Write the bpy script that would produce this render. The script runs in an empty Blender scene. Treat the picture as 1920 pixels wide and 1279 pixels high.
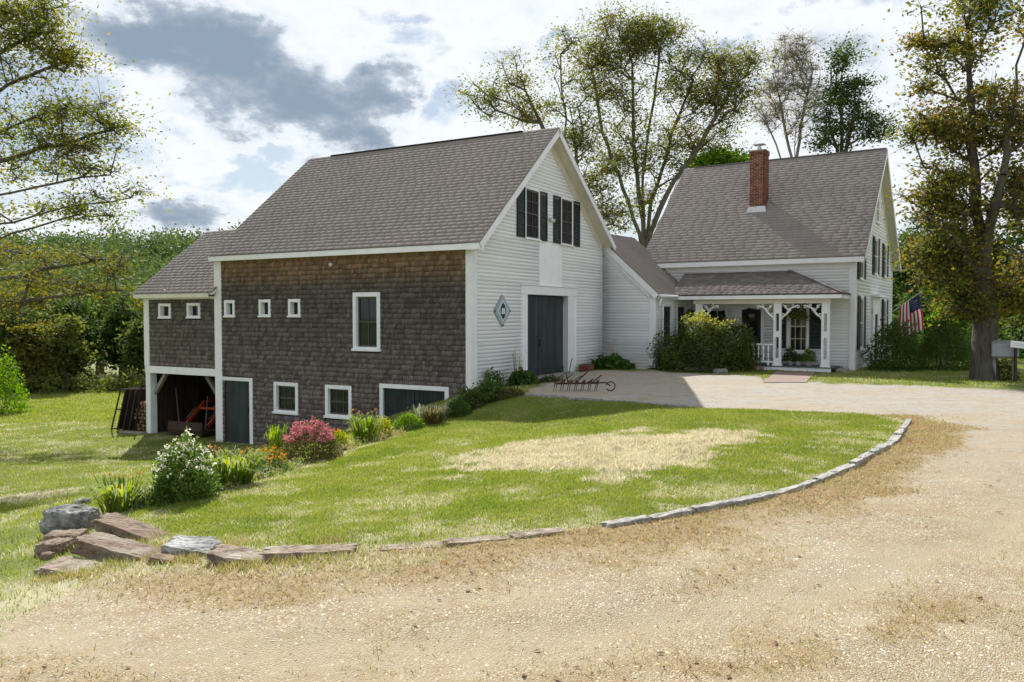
import bpy, bmesh, math, random
import numpy as np
from mathutils import Vector, Matrix, noise as mnoise
R_ = math.radians
random.seed(7); RNG = np.random.default_rng(11)
scene = bpy.context.scene
COL = scene.collection

# ------------------------------------------------------------------ camera
FPX, PITCH, ZC = 1503.5, R_(1.911), 2.2
cam_d = bpy.data.cameras.new('camera'); cam = bpy.data.objects.new('camera', cam_d); COL.objects.link(cam)
cam.location = (0, 0, ZC); cam.rotation_euler = (R_(90) - PITCH, 0, 0)
cam_d.sensor_width = 36.0; cam_d.lens = 36.0 * FPX / 1920.0; cam_d.clip_start = .1; cam_d.clip_end = 3000
scene.camera = cam

# ------------------------------------------------------------------ light
SUN_AZ, SUN_EL = R_(17.2), R_(41.8)          # the sun stands ahead of the camera, a little to the left
S_DIR = Vector((-math.sin(SUN_AZ) * math.cos(SUN_EL), math.cos(SUN_AZ) * math.cos(SUN_EL), math.sin(SUN_EL)))
sun_d = bpy.data.lights.new('sun', 'SUN'); sun_d.energy = 5.0; sun_d.angle = R_(.53); sun_d.color = (1, .972, .93)
sun = bpy.data.objects.new('sun', sun_d); COL.objects.link(sun)
sun.rotation_euler = S_DIR.to_track_quat('Z', 'Y').to_euler(); sun.location = S_DIR * 60
scene.view_settings.view_transform = 'Standard'; scene.view_settings.look = 'None'
scene.view_settings.exposure = 0.76; scene.view_settings.gamma = 1

def pray(px, py):
    d = Vector(((px - 960) / FPX, 1, -(py - 639.5) / FPX)); c, s = math.cos(PITCH), math.sin(PITCH)
    return Vector((d.x, d.y * c + d.z * s, -d.y * s + d.z * c))
def atY(px, py, Y):
    d = pray(px, py); return Vector((0, 0, ZC)) + d * (Y / d.y)

world = bpy.data.worlds.new('World'); scene.world = world; world.use_nodes = True
def build_world():
    nt = world.node_tree; N = nt.nodes; L = nt.links; N.clear()
    out = N.new('ShaderNodeOutputWorld'); bg = N.new('ShaderNodeBackground'); L.new(bg.outputs[0], out.inputs[0])
    sky = N.new('ShaderNodeTexSky'); sky.sky_type = 'NISHITA'; sky.sun_disc = False
    sky.sun_elevation = SUN_EL; sky.sun_rotation = -SUN_AZ; sky.air_density = 1.0; sky.dust_density = .7
    tc = N.new('ShaderNodeTexCoord'); dvec = tc.outputs['Generated']
    def math_(op, a, b=None, clamp=False):
        m = N.new('ShaderNodeMath'); m.operation = op; m.use_clamp = clamp
        for i, v in enumerate((a, b)):
            if v is None: continue
            if isinstance(v, (int, float)): m.inputs[i].default_value = v
            else: L.new(v, m.inputs[i])
        return m.outputs[0]
    def vmath(op, a, b):
        m = N.new('ShaderNodeVectorMath'); m.operation = op
        for i, v in enumerate((a, b)):
            if isinstance(v, tuple): m.inputs[i].default_value = v
            else: L.new(v, m.inputs[i])
        return m
    def sstep(v, a, b, lo=0., hi=1.):
        m = N.new('ShaderNodeMapRange'); m.interpolation_type = 'SMOOTHSTEP'
        L.new(v, m.inputs[0]); m.inputs[1].default_value = a; m.inputs[2].default_value = b
        m.inputs[3].default_value = lo; m.inputs[4].default_value = hi
        return m.outputs[0]
    def noise_(vec, scale, det, rough, dist=0.):
        n = N.new('ShaderNodeTexNoise'); n.inputs['Scale'].default_value = scale; n.inputs['Detail'].default_value = det
        n.inputs['Roughness'].default_value = rough; n.inputs['Distortion'].default_value = dist; L.new(vec, n.inputs['Vector'])
        return n.outputs['Fac']
    st = vmath('MULTIPLY', dvec, (1, 1, 1.7)).outputs[0]
    warp = N.new('ShaderNodeTexNoise'); warp.inputs['Scale'].default_value = 8.; warp.inputs['Detail'].default_value = 8; warp.inputs['Roughness'].default_value = .62
    L.new(st, warp.inputs['Vector'])
    wv = vmath('MULTIPLY', vmath('SUBTRACT', warp.outputs['Color'], (.5, .5, .5)).outputs[0], (.24, .24, .17)).outputs[0]
    dw = vmath('ADD', dvec, wv).outputs[0]
    n1 = sstep(noise_(st, 4.2, 9, .60, .25), .25, .75)
    n2 = sstep(noise_(st, 12., 8, .62, .3), .25, .75)
    def blobs(lst):
        tot = None
        for px, py, rx, ry, w in lst:
            c = pray(px, py).normalized()
            q = vmath('SUBTRACT', dw, (c.x, c.y, c.z)).outputs[0]
            q = vmath('MULTIPLY', q, (FPX / rx, FPX / rx, FPX / ry)).outputs[0]
            ln = N.new('ShaderNodeVectorMath'); ln.operation = 'LENGTH'; L.new(q, ln.inputs[0])
            t = sstep(ln.outputs['Value'], .05, 1.45, w, 0.)
            tot = t if tot is None else math_('ADD', tot, t)
        return tot
    thick = blobs([(230, 60, 200, 90, .46), (400, 100, 190, 95, .46), (560, 175, 190, 85, .50), (690, 140, 100, 80, .40),
                   (620, 250, 210, 60, .56), (740, 200, 80, 90, .42), (120, 20, 160, 60, .30), (350, 372, 85, 42, .50), (440, 390, 55, 26, .18),
                   (290, 390, 60, 40, .22), (1620, 170, 130, 110, .24), (1680, 60, 80, 50, .10), (900, 120, 60, 40, .08)])
    holes = blobs([(795, 200, 45, 75, .40), (740, 20, 100, 18, .26), (1010, 62, 110, 22, .32), (1340, 75, 110, 45, .40),
                   (1200, 50, 90, 40, .25), (470, 315, 150, 28, .34), (330, 425, 150, 20, .30), (1480, 40, 45, 60, .25), (150, 300, 90, 40, .15)])
    cov = math_('SUBTRACT', math_('ADD', math_('MULTIPLY', n1, .95), math_('MULTIPLY', n2, .28)), holes)
    cov = math_('ADD', cov, math_('MULTIPLY', thick, .6))
    cover = sstep(cov, .26, .56)
    th = math_('ADD', math_('ADD', math_('MULTIPLY', n1, .70), math_('MULTIPLY', n2, .44)), math_('MULTIPLY', thick, .90))
    grey = sstep(th, .60, 1.40)
    cr = N.new('ShaderNodeValToRGB'); L.new(grey, cr.inputs[0]); e = cr.color_ramp.elements
    e[0].position = 0; e[0].color = (.94, .985, 1.045, 1); e[1].position = 1; e[1].color = (.29, .37, .48, 1)
    k = cr.color_ramp.elements.new(.28); k.color = (.82, .885, .96, 1)
    k = cr.color_ramp.elements.new(.60); k.color = (.47, .54, .63, 1)
    skys = N.new('ShaderNodeVectorMath'); skys.operation = 'SCALE'; L.new(sky.outputs[0], skys.inputs[0]); skys.inputs['Scale'].default_value = .085
    pale = N.new('ShaderNodeMix'); pale.data_type = 'RGBA'; pale.inputs[0].default_value = .34
    L.new(skys.outputs[0], pale.inputs[6]); pale.inputs[7].default_value = (.66, .78, .88, 1)
    mix = N.new('ShaderNodeMix'); mix.data_type = 'RGBA'; L.new(cover, mix.inputs[0]); L.new(pale.outputs[2], mix.inputs[6]); L.new(cr.outputs[0], mix.inputs[7])
    L.new(mix.outputs[2], bg.inputs[0]); bg.inputs[1].default_value = 0.60
build_world()

# ------------------------------------------------------------------ helpers
def tag(o, label=None, cat=None, group=None, kind=None):
    if label: o['label'] = label
    if cat: o['category'] = cat
    if group: o['group'] = group
    if kind: o['kind'] = kind
    return o
def empty(name, loc=(0, 0, 0), rz=0., parent=None):
    o = bpy.data.objects.new(name, None); COL.objects.link(o); o.location = loc; o.rotation_euler = (0, 0, rz)
    o.empty_display_size = .1; o.parent = parent
    return o
def thing(name, label, cat, loc=(0, 0, 0), rz=0., group=None):
    return tag(empty(name, loc, rz), label, cat, group)

def mesh_np(name, V, F, mat, parent=None, rnd=None, smooth=False, attrs=None):
    """V (n,3) verts, F (m,k) faces all of one size"""
    V = np.asarray(V, np.float32).reshape(-1, 3); F = np.asarray(F, np.int32); m, k = F.shape
    me = bpy.data.meshes.new(name)
    me.vertices.add(len(V)); me.vertices.foreach_set('co', V.ravel())
    me.loops.add(m * k); me.loops.foreach_set('vertex_index', F.ravel())
    me.polygons.add(m); me.polygons.foreach_set('loop_start', np.arange(0, m * k, k, dtype=np.int32))
    me.polygons.foreach_set('loop_total', np.full(m, k, np.int32))
    if smooth: me.polygons.foreach_set('use_smooth', np.ones(m, bool))
    if rnd is not None:
        a = me.attributes.new('rnd', 'FLOAT', 'FACE'); a.data.foreach_set('value', np.asarray(rnd, np.float32))
    for nm, val in (attrs or {}).items():
        a = me.attributes.new(nm, 'FLOAT', 'POINT'); a.data.foreach_set('value', np.asarray(val, np.float32))
    me.update(calc_edges=True); me.validate()
    if mat: me.materials.append(mat)
    o = bpy.data.objects.new(name, me); COL.objects.link(o); o.parent = parent
    return o

class MB:
    def __init__(s): s.v = []; s.f = []; s.r = []
    def add(s, vs, fs, rnd=None):
        n = len(s.v); s.v += [tuple(v) for v in vs]; r = random.random() if rnd is None else rnd
        for f in fs: s.f.append([i + n for i in f]); s.r.append(r)
        return s
    def box(s, x0, x1, y0, y1, z0, z1, rnd=None):
        return s.add([(x0, y0, z0), (x1, y0, z0), (x1, y1, z0), (x0, y1, z0), (x0, y0, z1), (x1, y0, z1), (x1, y1, z1), (x0, y1, z1)],
                     [(0, 3, 2, 1), (4, 5, 6, 7), (0, 1, 5, 4), (1, 2, 6, 5), (2, 3, 7, 6), (3, 0, 4, 7)], rnd)
    def hexa(s, p, rnd=None):   # 8 points: bottom ring 0-3, top ring 4-7
        return s.add(p, [(0, 3, 2, 1), (4, 5, 6, 7), (0, 1, 5, 4), (1, 2, 6, 5), (2, 3, 7, 6), (3, 0, 4, 7)], rnd)
    def beam(s, a, b, w, h, up=(0, 0, 1), rnd=None):
        a, b = Vector(a), Vector(b); d = (b - a).normalized(); u = Vector(up)
        sd = d.cross(u)
        if sd.length < 1e-4: sd = d.cross(Vector((1, 0, 0)))
        sd.normalize(); u = sd.cross(d).normalized(); x = sd * w / 2; y = u * h / 2
        return s.hexa([a - x - y, a + x - y, b + x - y, b - x - y, a - x + y, a + x + y, b + x + y, b - x + y], rnd)
    def prism(s, poly, o, U, V, W, t, rnd=None):  # polygon in (u,v) extruded along W by t
        o, U, V, W = Vector(o), Vector(U), Vector(V), Vector(W); n = len(poly)
        a = [o + U * p[0] + V * p[1] for p in poly]; b = [q + W * t for q in a]
        return s.add(a + b, [tuple(range(n - 1, -1, -1)), tuple(range(n, 2 * n))] + [(i, (i + 1) % n, n + (i + 1) % n, n + i) for i in range(n)], rnd)
    def tube(s, pts, rad, n=8, rnd=None, cap=True):
        pts = [Vector(p) for p in pts]; rad = [rad] * len(pts) if isinstance(rad, (int, float)) else rad
        vs = []; fs = []
        for i, p in enumerate(pts):
            d = (pts[min(i + 1, len(pts) - 1)] - pts[max(i - 1, 0)]).normalized()
            u = d.cross(Vector((0, 0, 1)))
            if u.length < .05: u = d.cross(Vector((1, 0, 0)))
            u.normalize(); w = d.cross(u)
            for k in range(n):
                t = 2 * math.pi * k / n; vs.append(p + (u * math.cos(t) + w * math.sin(t)) * rad[i])
        for i in range(len(pts) - 1):
            for k in range(n):
                a = i * n + k; b = i * n + (k + 1) % n; fs.append((a, b, b + n, a + n))
        if cap: fs.append(tuple(range(n - 1, -1, -1))); fs.append(tuple(range(len(vs) - n, len(vs))))
        return s.add(vs, fs, rnd)
    def lathe(s, prof, c=(0, 0, 0), n=16, rnd=None):
        c = Vector(c); vs = []; fs = []
        for r, z in prof:
            for k in range(n): t = 2 * math.pi * k / n; vs.append(c + Vector((r * math.cos(t), r * math.sin(t), z)))
        for i in range(len(prof) - 1):
            for k in range(n): a = i * n + k; b = i * n + (k + 1) % n; fs.append((a, b, b + n, a + n))
        fs.append(tuple(range(n - 1, -1, -1))); fs.append(tuple(range(len(vs) - n, len(vs))))
        return s.add(vs, fs, rnd)
    def build(s, name, mat, parent=None, smooth=False, bevel=0.):
        me = bpy.data.meshes.new(name); me.from_pydata(s.v, [], s.f)
        a = me.attributes.new('rnd', 'FLOAT', 'FACE'); a.data.foreach_set('value', np.asarray(s.r, np.float32))
        if smooth: me.polygons.foreach_set('use_smooth', [True] * len(me.polygons))
        me.update(); me.materials.append(mat)
        o = bpy.data.objects.new(name, me); COL.objects.link(o); o.parent = parent
        if bevel:
            m = o.modifiers.new('bevel', 'BEVEL'); m.width = bevel; m.segments = 1; m.limit_method = 'ANGLE'
        return o

# ------------------------------------------------------------------ materials
def material(name, c1, c2=None, scale=4., rough=.8, bump=0., bscale=60., rv=0., c3=None, stretch=(1, 1, 1), spec=.25, metal=0., world=False, ramp=(.35, .65), zc=None, hue=0.):
    """noise mix of c1/c2 (c3 in a coarser noise), rv: brightness spread by the per-piece random number, zc: list of (z, colour, softness) wear"""
    m = bpy.data.materials.new(name); m.use_nodes = True; nt = m.node_tree; N = nt.nodes; L = nt.links
    b = N['Principled BSDF']; b.inputs['Roughness'].default_value = rough; b.inputs['Metallic'].default_value = metal
    b.inputs['Specular IOR Level'].default_value = spec
    tc = N.new('ShaderNodeTexCoord'); geo = N.new('ShaderNodeNewGeometry')
    mp = N.new('ShaderNodeMapping'); mp.inputs['Scale'].default_value = stretch
    L.new(geo.outputs['Position'] if world else tc.outputs['Object'], mp.inputs['Vector'])
    def noise_(sc, det=6, rough_=.6):
        n = N.new('ShaderNodeTexNoise'); n.inputs['Scale'].default_value = sc; n.inputs['Detail'].default_value = det
        n.inputs['Roughness'].default_value = rough_; L.new(mp.outputs[0], n.inputs['Vector']); return n.outputs['Fac']
    def mixc(f, a, bb):
        x = N.new('ShaderNodeMix'); x.data_type = 'RGBA'
        for i, v in ((0, f), (6, a), (7, bb)):
            if isinstance(v, (int, float)): x.inputs[i].default_value = v
            elif isinstance(v, tuple): x.inputs[i].default_value = v + (1,)
            else: L.new(v, x.inputs[i])
        return x.outputs[2]
    def rng(v, a, bb, lo=0., hi=1.):
        x = N.new('ShaderNodeMapRange'); L.new(v, x.inputs[0]); x.inputs[1].default_value = a; x.inputs[2].default_value = bb
        x.inputs[3].default_value = lo; x.inputs[4].default_value = hi; return x.outputs[0]
    c2 = c2 or tuple(v * .8 for v in c1)
    col = mixc(rng(noise_(scale), *ramp), c1, c2)
    if c3: col = mixc(rng(noise_(scale * .23, 4), .5, .68), col, c3)
    if zc:
        sp = N.new('ShaderNodeSeparateXYZ'); L.new(geo.outputs['Position'], sp.inputs[0])
        wob = rng(noise_(2.2, 5), .2, .8, -.45, .45)
        ad = N.new('ShaderNodeMath'); L.new(sp.outputs[2], ad.inputs[0]); L.new(wob, ad.inputs[1])
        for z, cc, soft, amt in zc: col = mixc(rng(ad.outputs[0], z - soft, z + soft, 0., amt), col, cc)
    if rv:
        at = N.new('ShaderNodeAttribute'); at.attribute_name = 'rnd'
        hs = N.new('ShaderNodeHueSaturation'); L.new(col, hs.inputs['Color']); L.new(rng(at.outputs['Fac'], 0, 1, 1 - rv, 1 + rv), hs.inputs['Value'])
        if hue:
            fr = N.new('ShaderNodeMath'); fr.operation = 'MULTIPLY'; L.new(at.outputs['Fac'], fr.inputs[0]); fr.inputs[1].default_value = 7.31
            f2 = N.new('ShaderNodeMath'); f2.operation = 'FRACT'; L.new(fr.outputs[0], f2.inputs[0])
            L.new(rng(f2.outputs[0], 0, 1, .5 - hue, .5 + hue), hs.inputs['Hue'])
        col = hs.outputs['Color']
    L.new(col, b.inputs['Base Color'])
    if bump:
        bp = N.new('ShaderNodeBump'); bp.inputs['Strength'].default_value = min(1, bump); bp.inputs['Distance'].default_value = .02 * max(1, bump)
        L.new(noise_(bscale, 5), bp.inputs['Height']); L.new(bp.outputs[0], b.inputs['Normal'])
    return m

def leaf_material(name, stops, trans=.45, scale=.5, spread=.5, rough=.68):
    """stops: colours along a ramp read by per-leaf random number shifted by a soft noise, so clumps differ in hue"""
    m = bpy.data.materials.new(name); m.use_nodes = True; nt = m.node_tree; N = nt.nodes; L = nt.links
    b = N['Principled BSDF']; out = N['Material Output']; b.inputs['Roughness'].default_value = rough; b.inputs['Specular IOR Level'].default_value = .16
    at = N.new('ShaderNodeAttribute'); at.attribute_name = 'rnd'
    geo = N.new('ShaderNodeNewGeometry')
    n = N.new('ShaderNodeTexNoise'); n.inputs['Scale'].default_value = scale; n.inputs['Detail'].default_value = 3; L.new(geo.outputs['Position'], n.inputs['Vector'])
    a = N.new('ShaderNodeMath'); a.operation = 'MULTIPLY_ADD'; L.new(at.outputs['Fac'], a.inputs[0]); a.inputs[1].default_value = spread
    mr = N.new('ShaderNodeMapRange'); L.new(n.outputs['Fac'], mr.inputs[0]); mr.inputs[1].default_value = .3; mr.inputs[2].default_value = .7
    mr.inputs[3].default_value = 0; mr.inputs[4].default_value = 1 - spread; L.new(mr.outputs[0], a.inputs[2])
    cr = N.new('ShaderNodeValToRGB'); L.new(a.outputs[0], cr.inputs[0]); el = cr.color_ramp.elements
    while len(el) < len(stops): el.new(.5)
    for i, c in enumerate(stops): el[i].position = i / (len(stops) - 1); el[i].color = c + (1,)
    L.new(cr.outputs[0], b.inputs['Base Color'])
    t = N.new('ShaderNodeBsdfTranslucent')
    hs = N.new('ShaderNodeHueSaturation'); hs.inputs['Saturation'].default_value = 1.15; hs.inputs['Value'].default_value = 1.8; hs.inputs['Hue'].default_value = .49
    L.new(cr.outputs[0], hs.inputs['Color']); L.new(hs.outputs[0], t.inputs['Color'])
    mx = N.new('ShaderNodeMixShader'); mx.inputs[0].default_value = trans; L.new(b.outputs[0], mx.inputs[1]); L.new(t.outputs[0], mx.inputs[2])
    L.new(mx.outputs[0], out.inputs['Surface'])
    return m

MAT = {}
MAT['white'] = material('white_paint', (.80, .81, .82), (.73, .74, .76), scale=2.5, rough=.55, bump=.06, bscale=30, rv=.05)
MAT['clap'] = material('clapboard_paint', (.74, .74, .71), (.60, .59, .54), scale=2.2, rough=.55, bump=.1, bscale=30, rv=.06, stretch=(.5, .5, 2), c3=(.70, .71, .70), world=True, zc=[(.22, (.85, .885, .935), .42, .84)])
MAT['cream'] = material('bounce_lit_white_paint', (.72, .70, .60), (.66, .63, .52), scale=2, rough=.6, rv=.03)  # white paint with the warm bounce light under the eaves put into its colour
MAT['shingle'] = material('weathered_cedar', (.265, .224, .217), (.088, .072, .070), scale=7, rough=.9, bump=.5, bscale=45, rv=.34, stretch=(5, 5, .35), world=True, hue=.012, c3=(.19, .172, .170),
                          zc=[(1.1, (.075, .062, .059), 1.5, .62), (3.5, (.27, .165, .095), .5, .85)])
MAT['roof'] = material('asphalt_shingle', (.245, .218, .198), (.208, .187, .171), scale=1.1, rough=.95, bump=.1, bscale=120, rv=.045, c3=(.250, .212, .198), world=True, hue=.008, stretch=(1, 1, 1))
MAT['roof_dark'] = material('porch_asphalt', (.17, .145, .14), (.12, .105, .10), scale=2, rough=.95, bump=.4, bscale=160, rv=.16, world=True)
MAT['green'] = material('dark_green_paint', (.018, .035, .032), (.012, .022, .022), scale=3, rough=.5, rv=.25)
MAT['door'] = material('slate_green_paint', (.040, .054, .058), (.022, .031, .034), scale=2, rough=.55, rv=.2, bump=.15, stretch=(2, 2, .4))
MAT['glass'] = material('window_glass', (.018, .020, .022), (.010, .012, .013), scale=1.5, rough=.04, spec=.4)
MAT['glass_warm'] = material('window_glass_curtain_reflection', (.16, .12, .075), (.05, .032, .022), scale=3.5, rough=.06, spec=.45, stretch=(5, 5, .6))  # curtain tone and a brown reflection painted into the pane colour
MAT['wood_dark'] = material('old_dark_wood', (.055, .040, .030), (.025, .019, .015), scale=3, rough=.9, rv=.4, stretch=(4, 4, .5), bump=.3)
MAT['wood_grey'] = material('grey_weathered_wood', (.26, .24, .21), (.16, .145, .125), scale=4, rough=.9, rv=.3, stretch=(4, 4, .6), bump=.3)
MAT['log'] = material('split_firewood', (.22, .15, .095), (.09, .06, .042), scale=6, rough=.9, rv=.5, bump=.5)
MAT['brick'] = material('red_brick', (.235, .085, .055), (.15, .06, .042), scale=8, rough=.9, rv=.40, bump=.3, hue=.02, world=True)
MAT['mortar'] = material('mortar', (.42, .37, .31), (.32, .28, .24), scale=12, rough=.95, bump=.3)
MAT['iron'] = material('rusty_iron', (.085, .048, .032), (.045, .032, .026), scale=9, rough=.8, bump=.4, metal=.3)
MAT['steel'] = material('bright_steel', (.55, .55, .55), (.4, .4, .4), scale=6, rough=.35, metal=.9)
MAT['orange'] = material('faded_orange_paint', (.42, .062, .018), (.24, .04, .016), scale=4, rough=.6, rv=.2)
MAT['rubber'] = material('black_rubber', (.015, .015, .015), (.03, .028, .026), scale=5, rough=.85)
MAT['granite'] = material('granite', (.36, .35, .33), (.17, .165, .155), scale=16, rough=.85, bump=.6, bscale=25, world=True, c3=(.36, .33, .28))
MAT['slab'] = material('reddish_sandstone', (.275, .20, .145), (.115, .082, .058), scale=9, rough=.95, bump=1.6, bscale=22, world=True, c3=(.27, .235, .19), ramp=(.3, .7))
MAT['slab_grey'] = material('lichened_grey_stone', (.27, .265, .255), (.075, .075, .072), scale=8, rough=.95, bump=1.6, bscale=22, world=True, c3=(.42, .42, .39))
MAT['slab_tan'] = material('tan_fieldstone', (.32, .255, .19), (.13, .10, .075), scale=9, rough=.95, bump=1.6, bscale=22, world=True, c3=(.35, .31, .25))
MAT['bark'] = material('grey_bark', (.16, .135, .11), (.07, .058, .047), scale=5, rough=.95, bump=1., bscale=14, stretch=(2.5, 2.5, .5), world=True, c3=(.13, .14, .10))
MAT['bark_dark'] = material('dark_furrowed_bark', (.10, .085, .072), (.045, .038, .032), scale=5, rough=.95, bump=1., bscale=14, stretch=(2.5, 2.5, .5), world=True, c3=(.085, .09, .065))
MAT['bark_pale'] = material('pale_bark', (.30, .27, .23), (.16, .14, .12), scale=5, rough=.95, bump=.6, bscale=14, stretch=(2, 2, .5), world=True)
MAT['soil'] = material('bed_soil', (.06, .045, .032), (.035, .026, .02), scale=6, rough=1, bump=.8, bscale=30, world=True)
MAT['terracotta'] = material('terracotta', (.16, .06, .038), (.11, .042, .03), scale=6, rough=.85)
MAT['pot'] = material('glazed_white_pot', (.62, .60, .56), (.5, .48, .45), scale=5, rough=.5)
MAT['tin'] = material('grey_sheet_metal', (.30, .32, .35), (.24, .26, .29), scale=3, rough=.5, metal=.4)
MAT['post'] = material('grey_green_post', (.22, .26, .23), (.16, .19, .17), scale=5, rough=.8)
MAT['deck'] = material('grey_green_deck_paint', (.085, .105, .10), (.06, .075, .07), scale=4, rough=.6, rv=.2)
MAT['red'] = material('flag_red', (.45, .035, .05), (.38, .03, .042), scale=6, rough=.8)
MAT['flagwhite'] = material('flag_white', (.75, .73, .72), (.68, .66, .65), scale=6, rough=.8)
MAT['navy'] = material('flag_navy', (.025, .03, .085), (.02, .024, .07), scale=6, rough=.8)
MAT['signgreen'] = material('sign_dark_green', (.025, .06, .055), (.018, .045, .042), scale=5, rough=.6)
MAT['signgrey'] = material('faded_sign_grey', (.36, .43, .45), (.26, .33, .35), scale=9, rough=.8)
MAT['pale'] = material('pale_sign_paint', (.66, .73, .75), (.55, .63, .66), scale=6, rough=.7)
MAT['curtain'] = material('cream_curtain', (.45, .36, .25), (.3, .22, .14), scale=5, rough=.9, stretch=(8, 8, 1))

G_ = lambda *s: list(s)
MAT['leaf_mid'] = leaf_material('green_gold_leaves', G_((.055, .075, .017), (.09, .112, .024), (.14, .142, .03), (.20, .16, .032)), .56, .35)
MAT['leaf_maple'] = leaf_material('turning_maple_leaves', G_((.045, .072, .016), (.08, .105, .022), (.125, .128, .026), (.17, .128, .03), (.19, .088, .032)), .52, .6, .5)
MAT['leaf_left'] = leaf_material('gold_green_leaves', G_((.07, .105, .02), (.115, .145, .026), (.18, .175, .03), (.24, .19, .032)), .56, .5)
MAT['leaf_gold'] = leaf_material('golden_brown_leaves', G_((.05, .07, .015), (.09, .105, .02), (.145, .13, .024), (.18, .125, .025)), .45, .3)
MAT['leaf_dark'] = leaf_material('dark_green_leaves', G_((.024, .048, .011), (.042, .075, .016), (.07, .11, .023)), .42, .4)
MAT['leaf_wood'] = leaf_material('woodland_leaves', G_((.04, .06, .016), (.068, .092, .022), (.112, .126, .03), (.17, .145, .034)), .45, .16, .45)
MAT['leaf_hill'] = leaf_material('hillside_leaves', G_((.035, .062, .022), (.055, .09, .028), (.08, .12, .035), (.10, .13, .04)), .3, .05, .5)
MAT['leaf_bright'] = leaf_material('bright_or_sunlit_leaves', G_((.06, .13, .014), (.10, .19, .02), (.16, .24, .03)), .5, .8)  # bright green plants; for low trees by the maple, sunlight put into the colour
MAT['leaf_pale'] = leaf_material('pale_overlit_leaves', G_((.20, .20, .12), (.30, .28, .18), (.42, .40, .30)), .5, .5)  # backlit glare on the bare tree painted as pale leaf colour; also faded flowers
MAT['leaf_shrub'] = leaf_material('shrub_leaves', G_((.03, .048, .013), (.05, .076, .018), (.085, .11, .025), (.12, .10, .03)), .4, 1.2)
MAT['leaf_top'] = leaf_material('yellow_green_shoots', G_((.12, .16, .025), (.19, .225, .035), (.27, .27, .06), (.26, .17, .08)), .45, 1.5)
MAT['leaf_hosta'] = leaf_material('hosta_leaves', G_((.03, .065, .015), (.05, .10, .022), (.09, .14, .03)), .35, 2)
MAT['leaf_lily'] = leaf_material('daylily_leaves', G_((.06, .11, .016), (.10, .17, .022), (.20, .25, .04), (.30, .28, .06)), .45, 2)
MAT['leaf_phlox'] = leaf_material('phlox_leaves', G_((.045, .09, .018), (.08, .14, .028), (.14, .20, .04)), .42, 2)
MAT['leaf_olive'] = leaf_material('olive_grass', G_((.06, .06, .02), (.10, .095, .03), (.15, .12, .045)), .35, 2)
MAT['leaf_silver'] = leaf_material('silvery_leaves', G_((.15, .19, .11), (.22, .26, .16), (.32, .35, .24)), .35, 2)
MAT['leaf_chart'] = leaf_material('yellow_green_leaves', G_((.14, .19, .02), (.27, .31, .03), (.38, .37, .05)), .45, 2)
MAT['leaf_sedum'] = leaf_material('sedum_leaves', G_((.05, .07, .022), (.10, .10, .035), (.19, .12, .05)), .35, 3)
MAT['pink'] = leaf_material('dusty_pink_flower', G_((.36, .12, .13), (.48, .17, .18), (.55, .26, .24)), .25, 3)
MAT['whiteflower'] = leaf_material('creamy_white_flower', G_((.62, .60, .46), (.72, .70, .56), (.75, .72, .66)), .3, 3)
MAT['orangeflower'] = leaf_material('orange_flower', G_((.50, .17, .03), (.58, .26, .05), (.60, .38, .09)), .3, 3)
MAT['yellowflower'] = leaf_material('yellow_flower', G_((.50, .44, .04), (.60, .54, .07)), .3, 3)
MAT['wreath'] = leaf_material('dried_wreath', G_((.06, .045, .025), (.10, .075, .035), (.07, .08, .03)), .2, 5)
MAT['stem'] = material('green_stem', (.07, .09, .025), (.05, .06, .02), scale=5, rough=.8)

# ------------------------------------------------------------------ frames of the three buildings
C0 = Vector((-1.241, 24.457, 0)); PHB = -R_(29.455)      # barn: local x along the shingled wall to the right, y along the gable, z up
H0 = Vector((13.355, 31.274, 0)); PHH = -R_(32.26)       # house
E0 = Vector((5.741, 32.202, 0)); PHE = -R_(36.0)         # connecting wing
def wpt(o, ph, x, y, z=0.):
    c, s = math.cos(ph), math.sin(ph); return Vector((o.x + c * x - s * y, o.y + s * x + c * y, o.z + z))
def Bw(x, y, z=0.): return wpt(C0, PHB, x, y, z)
def Hw(x, y, z=0.): return wpt(H0, PHH, x, y, z)
def Ew(x, y, z=0.): return wpt(E0, PHE, x, y, z)

# ------------------------------------------------------------------ terrain
def onz(px, py, z=0.):
    d = pray(px, py); return Vector((0, 0, ZC)) + d * ((z - ZC) / d.z)
def vnoise(x, y, seed=0):
    xi = np.floor(x).astype(np.int64); yi = np.floor(y).astype(np.int64); fx = x - xi; fy = y - yi
    fx = fx * fx * (3 - 2 * fx); fy = fy * fy * (3 - 2 * fy)
    def h(a, b):
        n = (a * 374761393 + b * 668265263 + seed * 974711) & 0x7fffffff
        n = ((n ^ (n >> 13)) * 1274126177) & 0x7fffffff
        return ((n ^ (n >> 16)) & 0xffff) / 65535.
    return (h(xi, yi) * (1 - fx) + h(xi + 1, yi) * fx) * (1 - fy) + (h(xi, yi + 1) * (1 - fx) + h(xi + 1, yi + 1) * fx) * fy
def fbm(x, y, f=1., oct=4, seed=0):
    t = 0; a = .5; x = np.asarray(x, float); y = np.asarray(y, float)
    for o in range(oct): t = t + a * vnoise(x * f, y * f, seed + o * 17); f *= 2.03; a *= .5
    return t / (1 - .5 ** oct)
def sst(v, a, b):
    t = np.clip((v - a) / (b - a), 0, 1); return t * t * (3 - 2 * t)

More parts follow.
